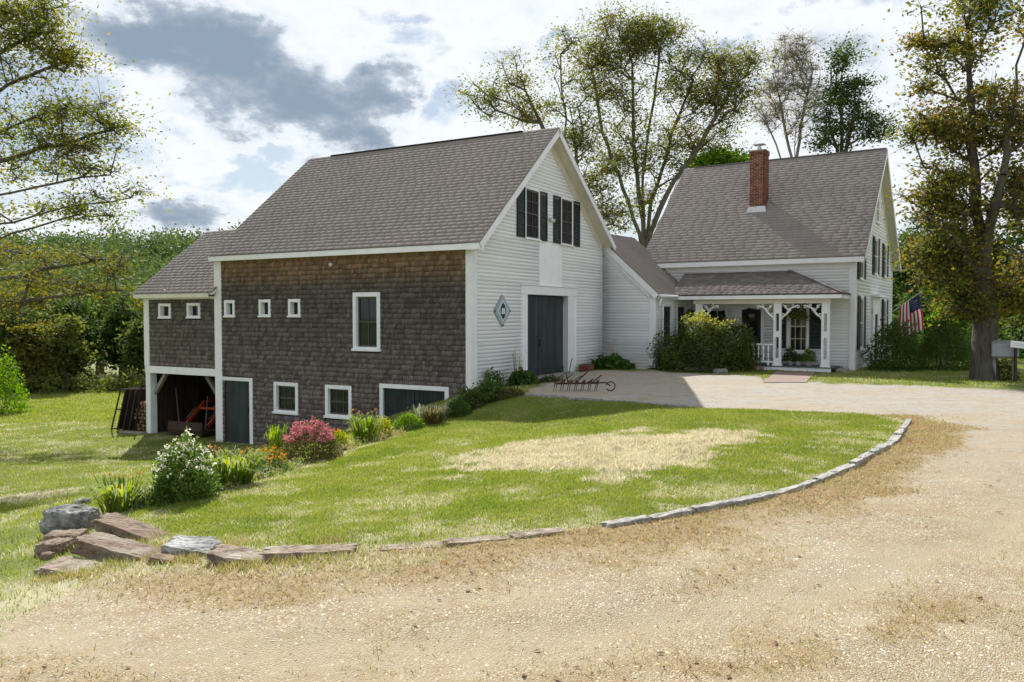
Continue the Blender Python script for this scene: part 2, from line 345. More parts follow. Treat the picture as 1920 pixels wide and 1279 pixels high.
ctrl = []
for px, py, z in [(1285, 722, 0), (1600, 740, 0), (1920, 735, 0), (1920, 820, 0), (1920, 1000, 0), (1500, 1000, 0), (960, 1279, 0), (1920, 1279, 0), (480, 1279, 0), (0, 1279, -.06),
                  (1100, 722, 0), (1705, 795, 0), (1600, 876, 0), (1440, 934, 0), (1300, 962, 0), (1190, 984, 0), (1000, 1008, 0), (705, 1034, -.02), (1200, 1100, 0), (700, 1120, -.02),
                  (200, 1120, -.18), (0, 1120, -.28), (60, 1075, -.36), (380, 1075, -.14), (560, 1060, -.05),
                  (968, 797, -.42), (1090, 790, -.29), (1234, 769, -.09), (830, 793, -.5), (900, 757, -.26), (985, 745, -.02), (700, 832, -.56), (530, 885, -.5), (400, 925, -.38), (300, 958, -.30),
                  (1200, 900, .02), (1400, 840, .03), (1000, 880, -.12), (900, 940, -.1), (700, 930, -.25), (600, 990, -.12), (400, 985, -.2),
                  (230, 860, -2.5), (100, 880, -2.3), (150, 930, -1.55), (60, 960, -1.15), (30, 1012, -.68), (0, 1060, -.45), (120, 1010, -.5), (250, 950, -.42),
                  (320, 880, -1.9), (420, 860, -2.2),
                  (20, 775, -3.2), (150, 735, -3.4), (270, 712, -3.0), (0, 750, -3.6), (0, 830, -2.75)]:
    p = onz(px, py, z); ctrl.append((p.x, p.y, z))
for x, z in ((0, -.2), (-2, -.85), (-3.5, -1.35), (-5, -1.75), (-8, -2.4), (-9.5, -2.54), (-11.2, -2.56), (-13, -2.57), (-15.4, -2.57), (-17, -2.62)):
    p = Bw(x, -.05); ctrl.append((p.x, p.y, z))
for x, y, z in ((-3, 5, -1.4), (-8, 5, -2.55), (-13, 5, -2.57), (-13, 9, -2.6), (0.4, 5, 0), (.4, 8, 0), (3, 4, 0), (3, 8, 0), (.6, 1.5, -.12)):
    p = Bw(x, y); ctrl.append((p.x, p.y, z))
for x, y in ((0, 0), (-5, -3), (4, 5), (3, 12), (10, 3), (-4, 5)): p = Hw(x, y); ctrl.append((p.x, p.y, 0))
for x, y, z in ((30, 10, 0), (30, 30, 0), (30, 55, 0), (5, 55, -.2), (5, 2, 0), (-4, 2, -.1), (-9, 3, -.5), (-14, 6, -.9), (-25, 12, -1.9), (-30, 30, -3), (-35, 60, -3.4), (-12, 60, -3.), (14, 2, 0), (60, 30, 0), (-70, 40, -3.5), (-20, 85, -3.4), (20, 85, -.5)):
    ctrl.append((x, y, z))
CT = np.array(ctrl)
def tps(r2): return np.where(r2 > 1e-9, r2 * np.log(np.maximum(r2, 1e-9)), 0.)
_n = len(CT); _K = tps(((CT[:, None, :2] - CT[None, :, :2]) ** 2).sum(-1)) + np.eye(_n) * 1.2
_P = np.c_[np.ones(_n), CT[:, :2]]
_S = np.linalg.solve(np.block([[_K, _P], [_P.T, np.zeros((3, 3))]]), np.r_[CT[:, 2], 0, 0, 0])
def far_h(x, y):
    base = -3.3 + 3.3 * sst(x, -12, 14)
    hill = sst(y, 95, 260) * 23 * (1 - .6 * sst(x, -60, 60))
    return base + hill + 1.5 * (fbm(x, y, .012, 3, 5) - .5) * sst(y, 90, 160)
def height(x, y):
    x = np.asarray(x, float); y = np.asarray(y, float); sh = x.shape; xf = x.ravel(); yf = y.ravel()
    z = np.empty(len(xf))
    for i in range(0, len(xf), 40000):
        a, b = xf[i:i + 40000], yf[i:i + 40000]
        z[i:i + 40000] = tps((a[:, None] - CT[None, :, 0]) ** 2 + (b[:, None] - CT[None, :, 1]) ** 2) @ _S[:_n] + _S[_n] + _S[_n + 1] * a + _S[_n + 2] * b
    w = 1 - np.maximum.reduce([sst(np.abs(xf + 5), 28, 55), sst(yf, 55, 85), 1 - sst(yf, -8, 2)])
    z = z * w + far_h(xf, yf) * (1 - w)
    return z.reshape(sh)
def hz(x, y): return float(height(np.array([x]), np.array([y]))[0])
def gp(px, py):
    """point of the ground seen at a place of the picture"""
    d = pray(px, py); t = np.linspace(3, 90, 700); P = np.array((0, 0, ZC))[None] + np.array(d)[None] * t[:, None]
    g = P[:, 2] - height(P[:, 0], P[:, 1]); k = int(np.argmax(g < 0))
    if k == 0: return onz(px, py, 0)
    a, b = g[k - 1], g[k]; q = P[k - 1] + (P[k] - P[k - 1]) * (a / (a - b)); return Vector(q)

def poly_sd(x, y, poly):
    """signed distance, positive inside"""
    x = np.asarray(x, float); y = np.asarray(y, float); d = np.full(x.shape, 1e9); ins = np.zeros(x.shape, bool); n = len(poly)
    for i in range(n):
        ax, ay = poly[i]; bx, by = poly[(i + 1) % n]; ex, ey = bx - ax, by - ay
        t = np.clip(((x - ax) * ex + (y - ay) * ey) / (ex * ex + ey * ey + 1e-12), 0, 1)
        d = np.minimum(d, (x - ax - t * ex) ** 2 + (y - ay - t * ey) ** 2)
        c = ((ay > y) != (by > y)) & (x < (bx - ax) * (y - ay) / (by - ay + 1e-12) + ax); ins ^= c
    return np.where(ins, 1, -1) * np.sqrt(d)
def gpoly(l): return [tuple(gp(*p)[:2]) for p in l]
KERB = [(1705, 792), (1672, 832), (1600, 874), (1520, 908), (1440, 932), (1300, 959), (1190, 981), (1000, 1004), (860, 1022), (705, 1031)]
LAWN = gpoly(KERB + [(600, 1028), (490, 1030), (390, 1028), (300, 1010), (175, 962), (270, 948), (400, 928), (530, 890), (620, 858), (700, 832), (800, 796), (885, 758), (985, 744), (1130, 752), (1285, 763), (1460, 770), (1600, 776), (1680, 784)])
FAR_EDGE = [tuple(onz(px, py)[:2]) for px, py in ((985, 738), (1040, 700), (1226, 697), (1300, 700), (1430, 706), (1438, 716), (1520, 716), (1620, 720), (1760, 725), (1925, 731))]
DRIVE = FAR_EDGE + [(40, 26), (60, -4), (-3.0, -4), (-6, 2.5)] + gpoly([(0, 1200), (130, 1112), (330, 1100), (520, 1078), (640, 1066), (760, 1052)])
STRAW = gpoly([(850, 858), (960, 832), (1150, 815), (1330, 808), (1440, 815), (1430, 840), (1280, 880), (1130, 905), (980, 885), (880, 885)])
BARE = gp(35, 932)
WALK = [tuple(onz(px, py)[:2]) for px, py in ((1455, 697), (1528, 699), (1512, 717), (1432, 717))]
def masks(x, y):
    n = fbm(x, y, 1.1, 5, 3); n2 = fbm(x, y, 3.1, 4, 9)
    lawn = poly_sd(x, y, LAWN); drv = poly_sd(x, y, DRIVE)
    gravel = sst(drv + (n - .5) * 1.5, -.25, .30) * (1 - sst(lawn, -.08, .04))
    straw = sst(poly_sd(x, y, STRAW) + .08 + (n - .5) * 2.6 + (n2 - .5) * 2.2, -.45, .9)
    kd = np.where(lawn < 0, -lawn, 0)
    near = y < 17.5
    litter = sst(1.3 - kd + (n - .5) * 1.7, 0, .9) * (lawn <= .05) * near * sst(drv, -1.2, .3)
    litter = np.maximum(litter, sst(fbm(x, y, .55, 4, 21) - .02 * (y - 5) - 0.035 * (x + 4), .30, .50) * .8 * (x < 3.2) * (y < 9.5) * sst(drv, -.5, .3))
    dryedge = sst(.30 - np.abs(lawn) + (n2 - .5) * .5, 0, .35) * (lawn > -.1) * near
    yard = sst(drv, .4, -1.2)
    bare = sst(1.0 - np.hypot((x - BARE.x) / 1.5, (y - BARE.y) / 1.2) + (n - .5) * .9, 0, .5)
    dry = np.maximum.reduce([straw, dryedge * .8, bare * .9, .55 * sst(.6 * n + .4 * n2, .46, .64) * (lawn > 0) * (1 - .8 * sst(y, 14.5, 18)), .38 * sst(n, .45, .7) * (lawn <= 0),
                             sst(y, 40, 50) * .10 * (x < 0), .7 * sst(.9 - np.abs(drv + .3) + (n2 - .5) * 1.2, 0, .8) * (lawn < 0) * (y < 12)])
    tk = np.exp(-((kd - 2.35 + (n - .5) * .5) / .34) ** 2) + np.exp(-((kd - 4.0 + (n - .5) * .5) / .34) ** 2)
    tk = tk * gravel * sst(n2, .2, .5) * (y < 16.5)
    crown = np.exp(-((kd - 3.15) / .38) ** 2) * sst(.5 * n + .5 * n2, .47, .6) * near * gravel
    litter = np.maximum(litter * (1 - .7 * np.clip(tk, 0, 1)), .75 * crown)
    masks.track = np.clip(tk, 0, 1)
    return gravel, np.clip(dry, 0, 1), np.clip(litter, 0, 1), lawn, drv

def ground_material():
    m = bpy.data.materials.new('ground_cover'); m.use_nodes = True; nt = m.node_tree; N = nt.nodes; L = nt.links
    b = N['Principled BSDF']; b.inputs['Roughness'].default_value = .95; b.inputs['Specular IOR Level'].default_value = .15
    geo = N.new('ShaderNodeNewGeometry')
    def at(n):
        a = N.new('ShaderNodeAttribute'); a.attribute_name = n; return a.outputs['Fac']
    def noise_(sc, det=6, r=.6, st=None):
        n = N.new('ShaderNodeTexNoise'); n.inputs['Scale'].default_value = sc; n.inputs['Detail'].default_value = det; n.inputs['Roughness'].default_value = r
        if st:
            mp = N.new('ShaderNodeMapping'); mp.inputs['Scale'].default_value = st; L.new(geo.outputs['Position'], mp.inputs[0]); L.new(mp.outputs[0], n.inputs['Vector'])
        else: L.new(geo.outputs['Position'], n.inputs['Vector'])
        return n.outputs['Fac']
    def rng(v, a, bb, lo=0., hi=1.):
        x = N.new('ShaderNodeMapRange'); L.new(v, x.inputs[0]); x.inputs[1].default_value = a; x.inputs[2].default_value = bb; x.inputs[3].default_value = lo; x.inputs[4].default_value = hi; return x.outputs[0]
    def mixc(f, a, bb):
        x = N.new('ShaderNodeMix'); x.data_type = 'RGBA'
        for i, v in ((0, f), (6, a), (7, bb)):
            if isinstance(v, (int, float)): x.inputs[i].default_value = v
            elif isinstance(v, tuple): x.inputs[i].default_value = v + (1,)
            else: L.new(v, x.inputs[i])
        return x.outputs[2]
    def mth(op, a, bb, clamp=False):
        x = N.new('ShaderNodeMath'); x.operation = op; x.use_clamp = clamp
        for i, v in enumerate((a, bb)):
            if isinstance(v, (int, float)): x.inputs[i].default_value = v
            else: L.new(v, x.inputs[i])
        return x.outputs[0]
    fine = noise_(38, 4, .7); mid = noise_(6, 6, .65); big = noise_(.7, 5)
    grass = mixc(rng(fine, .3, .7), mixc(rng(big, .35, .65), (.075, .112, .02), (.11, .145, .03)), (.17, .18, .055))
    grass = mixc(rng(mid, .5, .75, 0, .45), grass, (.13, .125, .04))
    straw = mixc(rng(noise_(55, 3, .8), .35, .65), (.54, .495, .35), (.37, .33, .215))
    dm = mth('ADD', at('dry'), mth('MULTIPLY', mth('SUBTRACT', mid, .5), .5), True)
    dm = mth('MULTIPLY', dm, rng(at('dry'), 0, .12), True)
    col = mixc(dm, grass, straw)
    vor = N.new('ShaderNodeTexVoronoi'); vor.inputs['Scale'].default_value = 85; L.new(geo.outputs['Position'], vor.inputs['Vector'])
    v2 = N.new('ShaderNodeTexVoronoi'); v2.inputs['Scale'].default_value = 21; L.new(geo.outputs['Position'], v2.inputs['Vector'])
    sx = N.new('ShaderNodeSeparateXYZ'); L.new(vor.outputs['Color'], sx.inputs[0])
    sp = N.new('ShaderNodeSeparateXYZ'); L.new(geo.outputs['Position'], sp.inputs[0])
    stone = mixc(sx.outputs[0], (.215, .163, .095), (.375, .312, .208)); stone = mixc(rng(sx.outputs[1], .82, .95), stone, (.50, .47, .40)); stone = mixc(rng(sx.outputs[2], .9, 1.), stone, (.16, .125, .09))
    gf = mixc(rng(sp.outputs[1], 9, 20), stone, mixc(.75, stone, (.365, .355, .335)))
    gf = mixc(rng(mid, .52, .72, 0, .55), gf, (.25, .17, .09)); gf = mixc(rng(vor.outputs['Distance'], .015, .0, 0, .8), gf, (.10, .075, .05))
    gf = mixc(rng(noise_(1.3, 6, .7, (1, 1.6, 1)), .50, .68, 0, .6), gf, (.275, .19, .105))
    gf = mixc(rng(noise_(.45, 6, .65, (.8, 1.7, 1)), .46, .62, 0, .75), gf, (.35, .292, .198))
    gf = mixc(rng(noise_(5, 7, .75), .52, .68, 0, .65), gf, (.25, .165, .085))
    gf = mixc(mth('MULTIPLY', at('track'), .75), gf, mixc(rng(noise_(60, 4, .8), .3, .7), (.37, .312, .215), (.295, .243, .16)))
    gm = mth('ADD', at('gravel'), mth('MULTIPLY', mth('SUBTRACT', noise_(9, 5, .7), .5), .55), True); gm = mth('MULTIPLY', gm, rng(at('gravel'), 0, .1), True)
    col = mixc(gm, col, gf)
    lit = mixc(rng(noise_(30, 4, .75), .35, .65), (.335, .25, .145), (.215, .155, .085)); lit = mixc(rng(noise_(3, 4), .5, .7, 0, .6), lit, (.17, .155, .05))
    lm = mth('ADD', at('litter'), mth('MULTIPLY', mth('SUBTRACT', noise_(14, 5, .7), .5), .9), True); lm = mth('MULTIPLY', lm, rng(at('litter'), 0, .15), True)
    col = mixc(lm, col, lit)
    L.new(col, b.inputs['Base Color'])
    hgt = mth('ADD', mth('MULTIPLY', vor.outputs['Distance'], -1.2), mth('MULTIPLY', fine, .8)); hgt = mth('ADD', hgt, mth('MULTIPLY', mid, 1.2))
    bp = N.new('ShaderNodeBump'); bp.inputs['Strength'].default_value = .55; bp.inputs['Distance'].default_value = .03; L.new(hgt, bp.inputs['Height']); L.new(bp.outputs[0], b.inputs['Normal'])
    return m
MAT['ground'] = ground_material()

def axis(segs):
    out = [segs[0][0]]
    for a, b, st0, st1 in segs:
        p = a; n = 0
        while p < b - 1e-6:
            t = (p - a) / (b - a); p = min(b, p + st0 * (st1 / st0) ** t)
            if b - p < .3 * st1: p = b
            out.append(p)
    return np.array(out)
GX = axis([(-900, -60, 120, 10), (-60, -14, 9, .45), (-14, 10, .11, .11), (10, 60, .3, 9), (60, 900, 10, 120)])
GY = axis([(-300, -5, 60, 3), (-5, 4, 2, .12), (4, 22, .10, .13), (22, 36, .16, .4), (36, 120, .6, 4), (120, 1500, 8, 140)])
XX, YY = np.meshgrid(GX, GY); ZZ = height(XX, YY)
ZZ += (fbm(XX, YY, .9, 4, 2) - .5) * .07 * (np.abs(XX) < 40) * (YY < 60)
GRV, DRYM, LITM, SDL, SDD = masks(XX, YY); TRK = masks.track; ZZ -= .025 * TRK
ZZ += (fbm(XX, YY, 9, 3, 4) - .5) * .022 * (YY < 24) * (np.abs(XX) < 18)
ZZ += (fbm(XX, YY, 4.5, 3, 14) - .5) * .15 * np.clip(DRYM, 0, 1) * (SDL > .3) * sst(poly_sd(XX, YY, STRAW), -.6, .3)
nx = len(GX); VV = np.c_[XX.ravel(), YY.ravel(), ZZ.ravel()]
ii, jj = np.meshgrid(np.arange(nx - 1), np.arange(len(GY) - 1)); k0 = (jj * nx + ii).ravel()
FQ = np.c_[k0, k0 + 1, k0 + nx + 1, k0 + nx]
fc = ((SDL.ravel()[FQ].mean(1) > 0)).astype(int); fd = (SDD.ravel()[FQ].mean(1) > 0)
reg = np.where(fc == 1, 1, np.where(fd, 2, 0))
def ground_piece(name, sel):
    F = FQ[sel]; u, inv = np.unique(F, return_inverse=True)
    o = mesh_np(name, VV[u], inv.reshape(F.shape), MAT['ground'], smooth=True, attrs=dict(gravel=GRV.ravel()[u], dry=DRYM.ravel()[u], litter=LITM.ravel()[u], track=TRK.ravel()[u]))
    return tag(o, kind='structure')
tag(ground_piece('ground', reg == 0), 'grassy yard and field sloping down around the barn', 'ground')
tag(ground_piece('lawn', reg == 1), 'wedge of mown lawn with a straw-coloured dry patch inside the kerb', 'lawn')
tag(ground_piece('driveway', reg == 2), 'pale gravel drive sweeping past the lawn to the barn door', 'driveway')

# grass blades, dry stalks, pebbles: uncountable
def surf(x, y):
    """height of the built ground sheet, by interpolation in its grid"""
    i = np.clip(np.searchsorted(GX, x) - 1, 0, nx - 2); j = np.clip(np.searchsorted(GY, y) - 1, 0, len(GY) - 2)
    fx = (x - GX[i]) / (GX[i + 1] - GX[i]); fy = (y - GY[j]) / (GY[j + 1] - GY[j])
    return (ZZ[j, i] * (1 - fx) + ZZ[j, i + 1] * fx) * (1 - fy) + (ZZ[j + 1, i] * (1 - fx) + ZZ[j + 1, i + 1] * fx) * fy
def blades(name, x, y, h, w, mat, lean=.5, label=None):
    n = len(x); z = surf(x, y) - .004; a = RNG.uniform(0, 2 * np.pi, n); la = RNG.uniform(0, 2 * np.pi, n); ll = RNG.uniform(0, lean, n) * h
    V = np.empty((n, 3, 3)); dx = np.cos(a) * w / 2; dy = np.sin(a) * w / 2
    V[:, 0] = np.c_[x - dx, y - dy, z]; V[:, 1] = np.c_[x + dx, y + dy, z]; V[:, 2] = np.c_[x + np.cos(la) * ll, y + np.sin(la) * ll, z + h]
    o = mesh_np(name, V, np.arange(n * 3).reshape(n, 3), mat, rnd=RNG.random(n)); tag(o, label, 'grass', kind='stuff'); return o
def scatter(n, box):
    return RNG.uniform(box[0], box[1], n), RNG.uniform(box[2], box[3], n)
MAT['blade'] = leaf_material('lawn_blades', G_((.085, .13, .024), (.14, .188, .036), (.20, .228, .056), (.26, .25, .10)), .45, .9, .5, .6)
MAT['blade_dry'] = leaf_material('dry_blades', G_((.34, .305, .19), (.48, .44, .30), (.60, .56, .42)), .35, 1.2, .6, .8)
MAT['blade_brown'] = leaf_material('brown_stalks', G_((.20, .14, .07), (.32, .235, .125), (.42, .34, .19), (.27, .26, .09), (.20, .22, .06)), .3, 1.2, .6, .8)
lx = [p[0] for p in LAWN]; ly = [p[1] for p in LAWN]
x, y = scatter(640000, (min(lx), max(lx), min(ly), max(ly))); keep = RNG.random(len(x)) < np.clip(11. / y, .3, 1.) ** 1.2
x, y = x[keep], y[keep]; g, d, l, sl, sd = masks(x, y); k = sl > 0; x, y, d = x[k], y[k], d[k]
isdry = RNG.random(len(x)) < d * .9
hh = RNG.uniform(.022, .05, len(x)); ww = .0042 + .0008 * y
blades('lawn_grass', x[~isdry], y[~isdry], hh[~isdry], ww[~isdry], MAT['blade'], .9, 'short green blades of the mown lawn')
blades('dry_lawn_grass', x[isdry], y[isdry], hh[isdry] * .8, ww[isdry], MAT['blade_dry'], 1.6, 'straw-dry cut blades on the lawn patch')
x, y = scatter(560000, (-34, .8, 5.2, 40)); px_ = 960 + FPX * x / y; k = (px_ > -420) & (RNG.random(len(x)) < np.clip(14 / y, .15, 1)); x, y = x[k], y[k]
g, d, l, sl, sd = masks(x, y); bx = (np.c_[x, y] - np.array(C0[:2])); blx = bx[:, 0] * math.cos(PHB) + bx[:, 1] * math.sin(PHB); bly = -bx[:, 0] * math.sin(PHB) + bx[:, 1] * math.cos(PHB)
k = (sl < 0) & (sd < .35) & ~((blx > -15.5) & (blx < .1) & (bly > -.1) & (bly < 12)) & (g < .75); x, y, d = x[k], y[k], d[k]
isdry = RNG.random(len(x)) < d * .8; hh = RNG.uniform(.03, .075, len(x)); ww = .005 + .0009 * y
blades('yard_grass', x[~isdry], y[~isdry], hh[~isdry], ww[~isdry], MAT['blade'], .9, 'green grass of the lower yard beside the barn')
blades('dry_yard_grass', x[isdry], y[isdry], hh[isdry], ww[isdry], MAT['blade_dry'], 1.2, 'dry grass thinning out towards the gravel')
cxs, cys = scatter(2600, (min(p[0] for p in STRAW) - .6, max(p[0] for p in STRAW) + .6, min(p[1] for p in STRAW) - .6, max(p[1] for p in STRAW) + .6)); g, d, l, sl, sd = masks(cxs, cys); k = (d > .55) & (sl > .4); cxs, cys = cxs[k], cys[k]
x = np.repeat(cxs, 22) + RNG.standard_normal(len(cxs) * 22) * .05; y = np.repeat(cys, 22) + RNG.standard_normal(len(cxs) * 22) * .05
blades('dry_thatch', x, y, RNG.uniform(.04, .10, len(x)), np.full(len(x), .013), MAT['blade_dry'], 1.5, 'raised clumps of dead thatch on the dry lawn patch')
x, y = scatter(420000, (-6, 10, 4.8, 18)); g, d, l, sl, sd = masks(x, y); k = (sl < 0) & (RNG.random(len(x)) < l * .62); x, y = x[k], y[k]
blades('brown_kerb_grass', x, y, RNG.uniform(.015, .055, len(x)), .0055 + .001 * y, MAT['blade_brown'], 2.2, 'brown dried stalks and litter along the kerb')
x, y = scatter(70000, (7, 40, 24, 50)); px_ = 960 + FPX * x / y; hx = (np.c_[x, y] - np.array(H0[:2])); hlx = hx[:, 0] * math.cos(PHH) + hx[:, 1] * math.sin(PHH); hly = -hx[:, 0] * math.sin(PHH) + hx[:, 1] * math.cos(PHH)
g, d, l, sl, sd = masks(x, y); k = (px_ < 1960) & (sd < .1) & (poly_sd(x, y, WALK) < 0) & ~((hlx < .1) & (hly > -1.7)); x, y = x[k], y[k]
blades('verge_grass', x, y, RNG.uniform(.04, .10, len(x)), np.full(len(x), .035), MAT['blade'], .9, 'grass verge between the drive and the farmhouse')

x, y = scatter(90000, (-46, -12, 38, 64)); px_ = 960 + FPX * x / y; k = (px_ > -200) & (px_ < 420); x, y = x[k], y[k]
blades('field_grass', x, y, RNG.uniform(.06, .14, len(x)), np.full(len(x), .06), MAT['blade'], .9, 'sunlit grass of the mown field before the wood')
def pebbles(name, n, box, smin, smax, dens):
    x, y = scatter(n, box); g, d, l, sl, sd = masks(x, y); k = (RNG.random(n) < g * (1 - .8 * l) * (1 - .75 * masks.track) * dens(x, y) * (.35 + .65 * sst(fbm(x, y, .8, 4, 31), .33, .62))) & (sl < -.05); x, y = x[k], y[k]; n = len(x)
    s = smin + (smax - smin) * RNG.random(n) ** 2.2; z = surf(x, y)
    O = np.array([(1, 0, 0), (0, 1, 0), (-1, 0, 0), (0, -1, 0), (0, 0, .75)], float)
    J = O[None] * (1 + .35 * RNG.standard_normal((n, 5, 1))) + .18 * RNG.standard_normal((n, 5, 3)); a = RNG.uniform(0, 6.28, n); c, sn = np.cos(a)[:, None], np.sin(a)[:, None]
    el_ = RNG.uniform(.7, 1.4, n)[:, None]; X = J[:, :, 0] * el_; Y = J[:, :, 1]
    V = np.stack([(X * c - Y * sn) * s[:, None] + x[:, None], (X * sn + Y * c) * s[:, None] + y[:, None], np.abs(J[:, :, 2]) * s[:, None] * .8 + z[:, None] - .002], -1)
    F = np.array([(0, 1, 4), (1, 2, 4), (2, 3, 4), (3, 0, 4)]); FF = (F[None] + 5 * np.arange(n)[:, None, None]).reshape(-1, 3)
    o = mesh_np(name, V, FF, MAT['pebble'], rnd=np.repeat(RNG.random(n), 4)); return tag(o, 'loose gravel stones scattered over the drive', 'gravel', kind='stuff')
MAT['pebble'] = material('gravel_stone', (.43, .35, .225), (.30, .23, .14), scale=2., rough=.9, rv=.5, world=True, c3=(.46, .44, .40), hue=.025)
pebbles('loose_gravel', 290000, (-6, 9.5, 4.4, 12), .003, .012, lambda x, y: np.clip(7. / y, .3, 1.) ** 2)
x, y = scatter(16000, (-6, 12, 4.6, 22)); g, d, l, sl, sd = masks(x, y); k = (sl < .2) & (RNG.random(len(x)) < .03 + .5 * l); x, y = x[k], y[k]
def litter_leaves():
    n = len(x); s = RNG.uniform(.012, .035, n); a = RNG.uniform(0, 6.28, n); z = surf(x, y) + .006; t = RNG.uniform(-.4, .4, (n, 4)) * s[:, None]
    V = np.stack([np.c_[x + np.cos(a) * s, x - np.sin(a) * s * .5, x - np.cos(a) * s, x + np.sin(a) * s * .5], np.c_[y + np.sin(a) * s, y + np.cos(a) * s * .5, y - np.sin(a) * s, y - np.cos(a) * s * .5], z[:, None] + np.abs(t)], -1)
    tag(mesh_np('fallen_leaves', V, np.arange(n * 4).reshape(n, 4), MAT['fallen'], rnd=RNG.random(n)), 'small brown fallen leaves lying on gravel and kerb', 'leaves', kind='stuff')
MAT['fallen'] = leaf_material('fallen_leaf', G_((.07, .04, .022), (.14, .075, .035), (.20, .13, .06)), .15, 3, .8)
litter_leaves()

# ------------------------------------------------------------------ building helpers
class Fr:
    """a wall plane of a building: u along, v up, n outward (all in the building's own coordinates)"""
    def __init__(s, O, U, V, N): s.O, s.U, s.V, s.N = Vector(O), Vector(U), Vector(V), Vector(N)
    def p(s, u, v, n=0.): return s.O + s.U * u + s.V * v + s.N * n
    def box(s, mb, u0, u1, v0, v1, n0, n1, rnd=None):
        return mb.hexa([s.p(u0, v0, n0), s.p(u1, v0, n0), s.p(u1, v0, n1), s.p(u0, v0, n1), s.p(u0, v1, n0), s.p(u1, v1, n0), s.p(u1, v1, n1), s.p(u0, v1, n1)], rnd)
    def part(s, name, mat, parent, *boxes, bevel=0.):
        mb = MB()
        for b in boxes: s.box(mb, *b)
        return mb.build(name, mat, parent, bevel=bevel)

def cut(a, b, va, vb, holes):
    """what is left of the strip [a,b] x [va,vb] beside the holes"""
    out = [(a, b)]
    for h in holes:
        if h[2] < vb - .3 * (vb - va) and h[3] > va + .3 * (vb - va):
            nxt = []
            for s, e in out:
                if h[1] <= s or h[0] >= e: nxt.append((s, e)); continue
                if h[0] > s: nxt.append((s, h[0]))
                if h[1] < e: nxt.append((h[1], e))
            out = nxt
    return [(s, e) for s, e in out if e - s > .015]
def wedge_arr(fr, pcs, t, n0=0., skew=0., tr=.22):
    """lapped pieces (ua,ub,va,vb): thick at the lower edge"""
    P = np.array(pcs, float); n = len(P); ua, ub, va, vb = P.T
    dv = RNG.uniform(-skew, skew, n); tt = t * RNG.uniform(1 - tr, 1 + tr, n)
    O, U, V, N = (np.array(q)[None] for q in (fr.O, fr.U, fr.V, fr.N))
    def p(u, v, w): return O + U * u[:, None] + V * v[:, None] + N * w[:, None]
    z = np.full(n, n0); lo = va + dv; up = vb + .012
    X = np.stack([p(ua, lo, z), p(ub, lo, z), p(ua, lo, z + tt), p(ub, lo, z + tt), p(ua, up, z + tt * .12), p(ub, up, z + tt * .12)], 1)
    F = np.array([(2, 3, 5), (2, 5, 4), (0, 1, 3), (0, 3, 2), (0, 2, 4), (1, 5, 3)])
    return X, F
def lapped(name, fr, pcs, t, mat, parent, wfun=None, singles=0, single_name=None, skew=0., n0=0.):
    X, F = wedge_arr(fr, pcs, t, n0, skew, .04 if 'roof' in name else .22); rnd = RNG.random(len(X)); order = np.arange(len(X))
    if singles:
        c = X[:, :, :].mean(1); w = np.array([wfun(*q) for q in c]); order = np.argsort(np.linalg.norm(w - np.array([0, 0, ZC]), axis=1))
        for i in order[:singles]:
            mesh_np(single_name, X[i], F, mat, parent, rnd=np.full(6, rnd[i]))
        order = order[singles:]
    if len(order):
        V = X[order].reshape(-1, 3); FF = (F[None] + 6 * np.arange(len(order))[:, None, None]).reshape(-1, 3)
        return tag(mesh_np(name, V, FF, mat, parent, rnd=np.repeat(rnd[order], 6)), kind='stuff')
def courses(u0, u1, v0, v1, ex, tw, holes=(), lim=None, jit=.35, gap=.004):
    pcs = []; v = v0
    while v < v1 - .02:
        vb = min(v + ex, v1); a, b = (u0, u1) if lim is None else lim((v + vb) / 2)
        if b - a > .05:
            for s, e in cut(a, b, v, vb, holes):
                u = s - random.uniform(0, tw) if tw < 1e3 else s
                while u < e - 1e-6:
                    w = tw * random.uniform(1 - jit, 1 + jit) if tw < 1e3 else e - s
                    q0, q1 = max(s, u), min(e, u + w)
                    if q1 - q0 > .012: pcs.append((q0 + gap / 2, q1 - gap / 2, v, vb))
                    u += w
        v += ex
    return pcs
def clapboards(fr, parent, u0, u1, v0, v1, holes=(), lim=None, ex=.12, joined=False):
    pcs = courses(u0, u1, v0, v1, ex, 1e4, holes, lim, gap=0)
    if joined: return lapped('clapboards', fr, pcs, .017, MAT['clap'], parent, n0=.002)
    lapped('clapboards', fr, pcs, .017, MAT['clap'], parent, Bw, singles=len(pcs), single_name='clapboard', n0=.002)
def backing(name, fr, parent, u0, u1, v0, v1, holes, th, mat):
    us = sorted({u0, u1, *[q for h in holes for q in h[:2] if u0 < q < u1]}); vs = sorted({v0, v1, *[q for h in holes for q in h[2:] if v0 < q < v1]}); mb = MB()
    for a, b in zip(us, us[1:]):
        run = None
        for c, d in zip(vs, vs[1:]):
            inside = any(h[0] - 1e-6 <= a and h[1] + 1e-6 >= b and h[2] - 1e-6 <= c and h[3] + 1e-6 >= d for h in holes)
            if inside:
                if run: fr.box(mb, a, b, run[0], run[1], -th, 0); run = None
            else: run = (run[0], d) if run else (c, d)
        if run: fr.box(mb, a, b, run[0], run[1], -th, 0)
    return mb.build(name, mat, parent)
